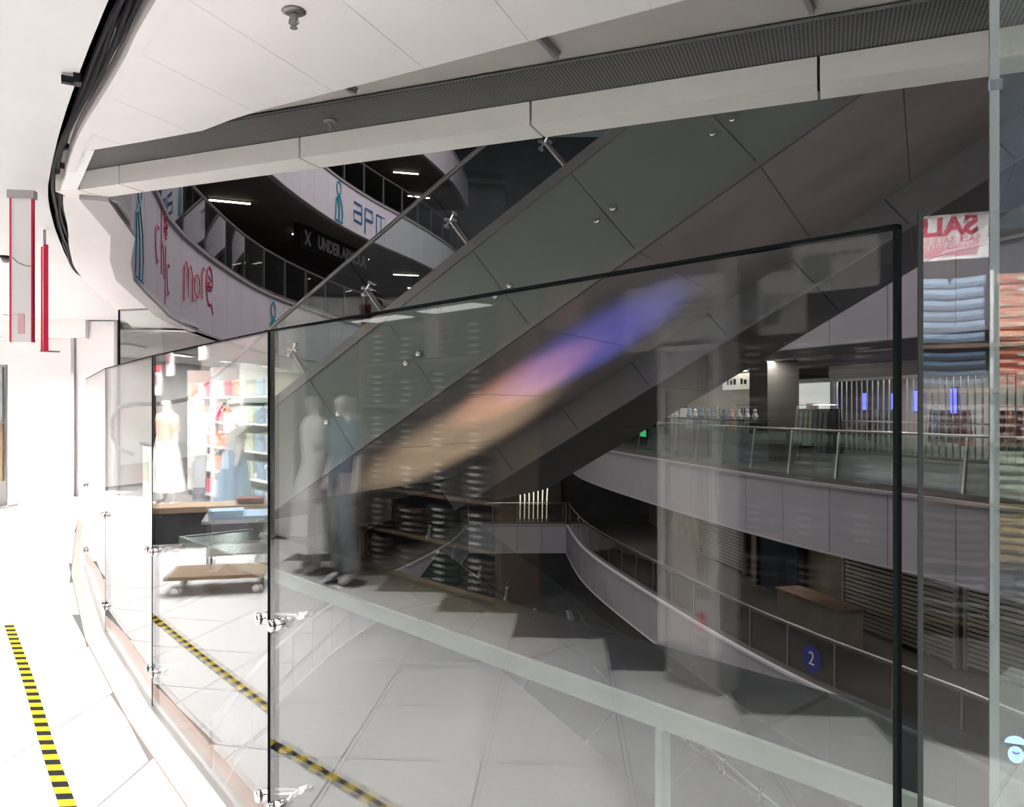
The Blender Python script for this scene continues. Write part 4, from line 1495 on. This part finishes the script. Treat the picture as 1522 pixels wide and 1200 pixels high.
def garment(m, parent_m, w_, d_, h_, label, group, sticker):
    key = (m.name, w_, d_, h_)
    if key not in GM:
        GM[key] = garment_mesh(w_, d_, h_, m)
    o = put('folded_garment', GM[key])
    tag(o, label, 'garment', group)
    o.matrix_world = parent_m
    if sticker:
        s = put('size_sticker', sticker_me, o, (sticker * random.uniform(.8, 1.2) - .02, -d_ / 2 - .002, h_ * .5))
    return o


def shelf_unit(label, loc, rz, wd, ht, zs, dep=.42, m=M_wood, side=M_wood, back=M_shopbrown, z=0, ncol=1):
    o = thing('shelf_unit', label, 'shelf', (loc[0], loc[1], z), rz, 'shop shelf units')
    for s in (-1, 1):
        MB().box((s * wd / 2, 0, ht / 2), (.03, dep, ht)).obj('side_panel', side, o)
    for c in range(1, ncol):
        MB().box((-wd / 2 + wd * c / ncol, .02, ht / 2), (.02, dep - .04, ht)).obj('divider', side, o)
    MB().box((0, dep / 2, ht / 2), (wd, .02, ht)).obj('back_panel', back, o)
    for zz in zs:
        MB().box((0, 0, zz), (wd - .03, dep, .028)).obj('shelf', m, o)
    return o


def stack(loc, rz, x, y, z, n, m, w_, d_, h_, label, group, sticker=0.):
    base = Matrix.Translation((loc[0], loc[1], 0)) @ Matrix.Rotation(rz, 4, 'Z')
    for i in range(n):
        mm = m[i % len(m)] if isinstance(m, list) else m
        pz = 'top' if i == n - 1 else ['bottom', 'second', 'third', 'fourth', 'fifth'][i]
        garment(mm, base @ Matrix.Translation((x + random.uniform(-.006, .006), y + random.uniform(-.008, .008), z + i * h_)) @ Matrix.Rotation(random.uniform(-.02, .02), 4, 'Z'), w_, d_, h_, label.replace('{p}', pz), group, sticker)


# unit of dark folded trousers facing the walkway
loc = st(5.56, 2.95)
zs = [.06, .42, .80, 1.18, 1.56, 1.94]
shelf_unit('tall wooden shelf unit of dark folded trousers beside the mannequin', loc, ST_ROT, 2.0, 2.36, zs)
rows = ['bottom', 'second', 'third', 'fourth', 'fifth', 'top']
for r, zz in enumerate(zs):
    for c in range(4):
        m = M_denim if r >= 3 or c == 1 else M_brownc
        stack(loc, ST_ROT, -.72 + c * .48, -.02, zz + .016, 5 if c != 2 else 4, m, .40, .34, .056,
              f'{{p}} dark folded trousers of the {rows[c]} stack on the {rows[r]} shelf beside the mannequin', f'trousers on the {rows[r]} shelf', .05)
# units further back
for q, (a, d, w_) in enumerate(((3.1, 4.9, 1.5), (7.9, 4.4, 1.9))):
    loc = st(a, d)
    z2 = [.06, .5, .94, 1.38, 1.82]
    lbq = ['shelf unit of tan folded clothes deep in the shop behind the white pillar', 'shelf unit of grey folded clothes deep in the shop behind the ladder'][q]
    shelf_unit(lbq, loc, ST_ROT, w_, 2.3, z2)
    for r, zz in enumerate(z2):
        for c in range(3):
            stack(loc, ST_ROT, -.46 + c * .46, -.02, zz + .016, 4, [M_brownc, M_greyc] if q == 0 else [M_greyc, M_sage], .38, .34, .06,
                  [f'{{p}} folded top of the {rows[c]} stack on the {rows[r]} shelf behind the pillar', f'{{p}} folded top of the {rows[c]} stack on the {rows[r]} shelf behind the ladder'][q], ['tops behind the pillar', 'tops behind the ladder'][q], .05)

# high wall unit behind the camera: blue stacks under the sale poster, red stacks beside
RZB = math.atan2(.29, -.95)
loc = (-.89, -3.81)
zsb = [.1, .5, .9, 1.3, 1.66, 1.96]
shelf_unit('high wall shelf of bright folded shirts mirrored at the right of the glass', loc, RZB, 1.5, 2.46, zsb, .42, M_wood, M_white, M_greywall, ncol=3)
pal = {0: [M_greyc, M_brownc, M_brownc, M_greyc, M_blueD, M_blue], -1: [M_greyc, M_yellow, M_sage, M_maroon, M_orange, M_peachc], 1: [M_whitec, M_greyc, M_brownc, M_whitec, M_greyc, M_whitec]}
pn = {0: 'middle', -1: 'red', 1: 'pale'}
for c in (0, -1, 1):
    for r, zz in enumerate(zsb):
        nn_ = 6 if r == 5 else (4 if r >= 3 else 5)
        stack(loc, RZB, c * .5, -.02, zz + .016, nn_, pal[c][r], .42, .36, .062 if r < 5 else .075,
              f'{{p}} folded shirt in the {pn[c]} bay of the high wall shelf, {rows[r]} row', f'shirts of the {pn[c]} bay, {rows[r]} row', .06 if c == -1 else 0)
sp_ = thing('sale_poster', 'white poster with red SALE lettering above the blue shirts', 'poster', (loc[0] + .29 * .22, loc[1] + .955 * .22, 2.70), RZB)
MB().box((0, 0, 0), (.46, .012, .32)).obj('board', M_signw, sp_)
MB().tube([(0, .01, -.16), (0, .01, -.30)], .008, 6).obj('stem', M_chrome, sp_)
rx = Matrix.Rotation(PI / 2, 4, 'X')
text_mesh('headline', 'SALE', .17, M_pink, sp_, Matrix.Translation((.02, -.008, .06)) @ rx, .001, 1.05, bold=.007)
for i, (sz, z_, rep) in enumerate(((.062, -.03, 'SALE SALE SA'), (.042, -.075, 'SALE SALE SALE SA'), (.028, -.105, 'SALE SALE SALE SALE SALE'), (.02, -.128, 'SALE SALE SALE SALE SALE SALE SALE'))):
    text_mesh('small_line', rep, sz, M_pink, sp_, Matrix.Translation((0, -.008, z_)) @ rx, .001, 1.0, bold=.0012)

# hanging light blue shirt close to the tall pane
hs = thing('hanging_shirt', 'light blue shirt hanging high, mirrored in the tall pane', 'shirt', (.45, -.43, 2.25), math.atan2(-.39, .92))
MB().lathe([(.17, 0), (.19, .1), (.17, .3), (.19, .45), (.12, .54), (.06, .57)], n=18, sy=.5).obj('body', M_blue, hs, True)
for sx in (-1, 1):
    MB().tube([(sx * .14, 0, .49), (sx * .23, 0, .36), (sx * .30, -.02, .12)], [.075, .075, .065], 10).obj('sleeve', M_blue, hs, True)
MB().lathe([(.06, .56), (.075, .6), (.06, .62)], n=14, sy=.7).obj('collar', M_blueD, hs, True)
MB().tube([(0, 0, .6), (0, 0, .745)], .005, 6).obj('hook', M_chrome, hs)

# pillar, posters and header of the shop front
pil = thing('wall_pillar', 'square white pillar of the shop front mirrored in the glass', 'pillar', st(2.58, 2.62), ST_ROT, kind='structure')
MB().box((0, -.08, 1.5), (.34, .2, 3.0)).obj('shaft', M_greywall, pil)
MB().box((0, -.19, 1.05), (.26, .03, 1.6)).obj('door_panel', M_cream, pil)
for sx in (-1, 1):
    MB().box((sx * .17, -.2, 1.05), (.03, .05, 1.64)).obj('moulding', M_white, pil)
MB().box((0, -.2, 1.87), (.37, .05, .03)).obj('moulding', M_white, pil)


def dashes(parent, m, rows_, wd, z0, dz, y, hgt=.018):
    """flat printed lines too small to read"""
    for r in range(rows_):
        x = -wd / 2
        end = wd / 2 - random.uniform(0, wd * .3)
        while x < end:
            l = random.uniform(.02, .06)
            MB().box((x + l / 2, y, z0 - r * dz), (l, .002, hgt)).obj('print_line', m, parent)
            x += l + .018


def poster(label, a, d, z, w_, h_, m=M_signw, rows_=3, rz=ST_ROT, board=None):
    q = st(a, d, z)
    o = thing('hanging_poster', label, 'poster', q, rz, 'shop posters')
    MB().box((0, 0, 0), (w_, .015, h_)).obj('board', m, o)
    for sx in (-1, 1):
        MB().tube([(sx * w_ * .4, 0, h_ / 2), (sx * w_ * .4, 0, 2.99 - z)], .003, 5).obj('wire', M_greysteel, o)
    if rows_:
        dashes(o, M_ink, rows_, w_ * .7, h_ * .1, .04, -.009)
    if board:
        MB().box((w_ * .2, -.009, -h_ * .1), (w_ * .35, .004, h_ * .5)).obj('picture', board, o)
    return o


poster('white poster with three dark text lines before the shop pillar', 2.55, 2.38, 2.08, .44, .34, rows_=3)
poster('wide white poster with a dark scribble mirrored right of the pillar', 1.80, 2.5, 2.25, .42, .28, rows_=1, board=M_greyc)
poster('white poster with grey picture deeper in the shop right of the pillar', 2.75, 3.7, 2.25, .34, .42, rows_=1, board=M_greyc)
poster('cream poster with tan picture left of the pillar', 3.25, 2.9, 2.12, .36, .42, m=M_cream, rows_=0, board=M_wood)
poster('mauve banner with small print hanging above the trousers', 4.35, 3.2, 2.55, .5, .8, m=mat('mauve_banner', (.42, .25, .24), .7), rows_=0)
poster('pink poster with violet foot hanging in front of the trousers', 5.2, 2.6, 2.12, .2, .34, m=mat('pink_poster', (.55, .38, .42), .7), rows_=0, board=mat('violet_picture', (.36, .30, .62), .7))
poster('small red and white notice low on the shop pillar', 2.45, 2.40, .42, .12, .2, rows_=0, board=M_pink)

hd = thing('trim_16', 'white header beam over the shop front', 'trim', st(0, 2.62, 0), ST_ROT, kind='structure')
MB().box((4.9, .35, 2.80), (4.2, .06, .4)).obj('beam', M_white, hd)
MB().box((10.5, .2, 2.8), (5.5, .06, .4)).obj('beam', M_white, hd)
# rail with hooks
rl = thing('hook_rail', 'ceiling rail with a row of curved hooks in the shop', 'rail', st(1.7, 2.75, 2.62), ST_ROT)
MB().tube([(-.9, 0, 0), (.9, 0, 0)], .012, 8).obj('rail', M_greysteel, rl)
for sx in (-.8, 0, .8):
    MB().tube([(sx, 0, 0), (sx, 0, .37)], .006, 6).obj('drop_rod', M_greysteel, rl)
for i in range(9):
    x = -.8 + i * .2
    MB().tube([(x - .07, 0, -.1), (x - .05, 0, -.04), (x, 0, -.015), (x + .05, 0, -.04), (x + .07, 0, -.1)], .010, 6).obj('hook', mat('tan_hook', (.42, .28, .2), .6), rl)

# mannequins
mannequin('mannequin in a blue shirt and dark trousers before the shelf unit', st(6.1, 2.3), ST_ROT, M_blueD, M_greyc, False)
mannequin('mannequin in a long white pleated skirt beside the blue-shirted one', st(6.75, 2.35), ST_ROT + .3, M_whitec, M_whitec, True)
mannequin('mannequin in grey standing behind the white-skirted one', st(7.2, 3.0), ST_ROT - .2, M_greyc, M_greyc, True)

# ladder
ld = thing('step_ladder', 'white step ladder standing by the shop front', 'ladder', st(7.9, 1.75), ST_ROT + .4)
for sx in (-1, 1):
    MB().tube([(sx * .22, -.35, 0), (sx * .15, 0, 1.25)], .018, 6).obj('rail', M_alum, ld)
    MB().tube([(sx * .22, .35, 0), (sx * .15, .02, 1.25)], .014, 6).obj('rear_leg', M_alum, ld)
for i in range(4):
    f = (i + 1) / 5
    MB().box((0, -.35 * (1 - f), 1.25 * f), (.40 - .1 * f, .09, .025)).obj('step', M_alum, ld)
MB().box((0, .0, 1.26), (.34, .18, .03)).obj('top_step', M_alum, ld)

# dolly and work table on the walkway
dl = thing('wooden_dolly', 'flat wooden dolly on four casters on the walkway', 'dolly', (-4.24, 5.36, 0), 1.1)
MB().box((0, 0, .15), (.78, .5, .03)).obj('deck', M_wood, dl)
for sx in (-1, 1):
    for sy in (-1, 1):
        c_ = MB().lathe([(.03, -.012), (.034, 0), (.03, .012)], n=12).obj('caster', M_chrome, dl)
        c_.matrix_local = Matrix.Translation((sx * .32, sy * .18, .036)) @ Matrix.Rotation(PI / 2, 4, 'X')
        MB().box((sx * .32, sy * .18, .10), (.03, .05, .07)).obj('caster_fork', M_greysteel, c_).matrix_parent_inverse = c_.matrix_local.inverted()
tb = thing('work_table', 'low steel trolley table with blue cloth behind the dolly', 'table', (-5.05, 5.5, 0), 1.0)
MB().box((0, 0, .50), (1.0, .55, .03)).obj('top', M_alum, tb)
MB().box((0, 0, .53), (.9, .5, .03)).box((.3, -.1, .57), (.3, .25, .05)).obj('cloth', M_blue, tb)
for sx in (-1, 1):
    for sy in (-1, 1):
        MB().tube([(sx * .45, sy * .24, 0), (sx * .45, sy * .24, .49)], .014, 6).obj('leg', M_greysteel, tb)
MB().box((0, 0, .2), (.95, .5, .02)).obj('lower_shelf', M_alum, tb)
pb_ = thing('stacked_bench', 'dark low bench with a pink cushion on the walkway', 'bench', (-6.2, 6.75, 0), 1.0)
MB().box((0, 0, .42), (1.6, .5, .06)).obj('seat', M_wood, pb_)
MB().box((.1, 0, .22), (1.3, .42, .34)).obj('base', M_ink, pb_)
MB().box((-.3, -.05, .49), (.3, .25, .05)).obj('cushion', M_maroon, pb_)

# second, very bright shop further along
t2 = Vector((-.604, .797)); n2 = Vector((.797, .604))


def s2(a, d, z=0.):
    p = t2 * a + n2 * (.965 - d)
    return (p.x, p.y, z)


R2 = math.atan2(t2.y, t2.x)
bx_cols = [[M_yellow, M_yellow, M_yellow, M_whitec], [M_whitec, M_blue, M_sage, M_whitec], [M_peachc, M_pink, M_whitec, M_peachc], [M_pink, M_whitec, M_peachc, M_orange]]
pl_ = ['nearest', 'second', 'third', 'furthest']
box_me = {}
for q in range(4):
    a = 9.6 + q * 1.45
    loc = s2(a, 3.1)
    z2 = [.1, .5, .9, 1.3, 1.7]
    shelf_unit(f'{pl_[q]} white shelf unit of coloured boxes in the bright shop', loc, R2, 1.35, 2.2, z2, .4, M_white, M_white, M_white)
    base = Matrix.Translation(loc) @ Matrix.Rotation(R2, 4, 'Z')
    for r, zz in enumerate(z2):
        for c in range(3):
            mm = bx_cols[q][(r + c) % 4] if q > 1 else bx_cols[q][c % 4]
            if mm.name not in box_me:
                box_me[mm.name] = (MB().box((0, 0, .11), (.34, .3, .2)).mesh('carton', mm), MB().box((0, 0, .225), (.36, .32, .04)).mesh('lid', mm))
            bx = put('storage_box', box_me[mm.name][0])
            tag(bx, f'{["first", "second", "third"][c]} lidded box on the {rows[r]} shelf of the {pl_[q]} bright shop unit', 'box', f'boxes of the {pl_[q]} bright unit')
            bx.matrix_world = base @ Matrix.Translation((-.43 + c * .43, -.02, zz + .016))
            put('lid', box_me[mm.name][1], bx)
mannequin('mannequin in pale clothes before the bright shop', s2(10.2, 2.3), R2, M_whitec, M_blue, True)
mannequin('mannequin in grey trousers before the bright shop', s2(11.4, 2.2), R2 + .4, M_whitec, M_greyc, False)
mannequin('mannequin in a pink top before the bright shop', s2(13.2, 2.2), R2 - .3, M_peachc, M_whitec, True)
for q, (a, d, z) in enumerate(((11.2, 2.2, 2.45), (13.4, 2.3, 2.3), (14.6, 2.4, 2.0))):
    o = thing('hanging_sign', f'{pl_[q]} red-topped hanging sign of the bright shop', 'sign', s2(a, d, z), R2, 'signs of the bright shop')
    MB().box((0, 0, 0), (.36, .02, .5)).obj('board', M_signw, o)
    MB().box((0, -.012, .22), (.38, .02, .1)).obj('red_top', M_red, o)
    MB().box((.08, -.012, .02), (.12, .004, .18)).obj('picture', M_pink, o)
    MB().tube([(0, 0, .25), (0, 0, 2.99 - z)], .004, 5).obj('wire', M_greysteel, o)
cn = thing('cash_counter', 'white cash counter with teal panel before the bright shop', 'counter', s2(14.4, 1.6), R2)
MB().box((0, 0, .45), (.9, .5, .9)).obj('body', M_white, cn)
MB().box((0, 0, .92), (1.0, .6, .04)).obj('top', M_ink, cn)
MB().box((0, -.26, .55), (.5, .02, .5)).obj('panel', M_sage, cn)

# back walls of the shops
wl = thing('wall_back', 'pale wall at the back of the shops', 'wall', kind='structure')
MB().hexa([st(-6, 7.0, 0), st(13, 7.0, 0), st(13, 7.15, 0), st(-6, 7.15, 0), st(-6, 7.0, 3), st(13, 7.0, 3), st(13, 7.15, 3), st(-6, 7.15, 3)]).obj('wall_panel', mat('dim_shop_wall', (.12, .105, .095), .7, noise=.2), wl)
MB().hexa([(-3.4, -4.2, 0), (4.2, -6.5, 0), (4.2, -6.7, 0), (-3.4, -4.4, 0), (-3.4, -4.2, 3), (4.2, -6.5, 3), (4.2, -6.7, 3), (-3.4, -4.4, 3)]).obj('wall_panel', M_greywall, wl)
MB().hexa([s2(8.4, 3.5, 0), s2(16, 3.5, 0), s2(16, 3.65, 0), s2(8.4, 3.65, 0), s2(8.4, 3.5, 3), s2(16, 3.5, 3), s2(16, 3.65, 3), s2(8.4, 3.65, 3)]).obj('wall_panel', M_white, wl)

# ------------------------------------------------------------------ lamps of walkway and shops


def downlight(p, power, i, where_, spread=95):
    o = thing('ceiling_downlight', f'{where_}', 'lamp', (p[0], p[1], 3.0), 0, 'ceiling downlights')
    MB().lathe([(.09, 0), (.11, 0), (.11, -.008), (.085, -.012)], n=20).obj('ring', M_chrome, o, True)
    area_light('lamp_light', (0, 0, -.02), .16, power, (1, .98, .972), spread=math.radians(spread), parent=o).data.shape = 'DISK'


DLP = 50
for i in range(8):
    downlight(st(-1.5 + i * 1.5, 1.2), DLP, i, f'{ordw[i]} recessed downlight over the walkway counted from behind the camera')
for i in range(5):
    downlight(s2(10.2 + i * 1.3, 1.9), DLP * 1.3, i, f'{ordw[i]} recessed downlight before the bright shop')
for i in range(5):  # extra lights added to lift the dark shelves
    downlight(s2(9.8 + i * 1.25, 2.6), 40, i, f'{ordw[i]} added downlight over the bright shop shelves')
downlight((-.75, -2.9), 125, 0, 'added downlight brightening the high wall shelf behind the camera', 170)  # added so the sale poster and stacks show in the glass
downlight((.4, -3.3), 65, 0, 'added downlight brightening the red shirts behind the camera', 170)  # second added light for the mirrored stacks
downlight((1.0, .3), 22, 0, 'added downlight brightening the hanging blue shirt', 170)  # added so the shirt shows in the tall pane
downlight((-7.9, 12.4), 120, 0, 'recessed downlight before the white end wall')
pn_me = MB().box((0, 0, 0), (1.3, .35, .02)).mesh('diffuser', M_lampC)
fr_me = MB().box((0, 0, .012), (1.36, .41, .02)).mesh('frame', M_white)
for i, (a, d) in enumerate(((9.0, 5.7), (10.9, 5.7), (6.0, 4.3), (3.6, 4.0), (1.2, 3.8), (-.8, 3.6), (7.6, 3.7))):
    o = thing('ceiling_panel_light', ['glowing ceiling panel deep in the shop mirrored at the panel top', 'glowing ceiling panel deepest in the shop near the left panel edge', 'glowing ceiling panel behind the trouser shelf', 'glowing ceiling panel behind the shop pillar', 'glowing ceiling panel behind the camera', 'glowing ceiling panel nearest the high wall shelf', 'glowing ceiling panel behind the mannequins'][i], 'lamp', st(a, d, 2.965), ST_ROT, 'shop ceiling panels')
    put('diffuser', pn_me, o)
    put('frame', fr_me, o)
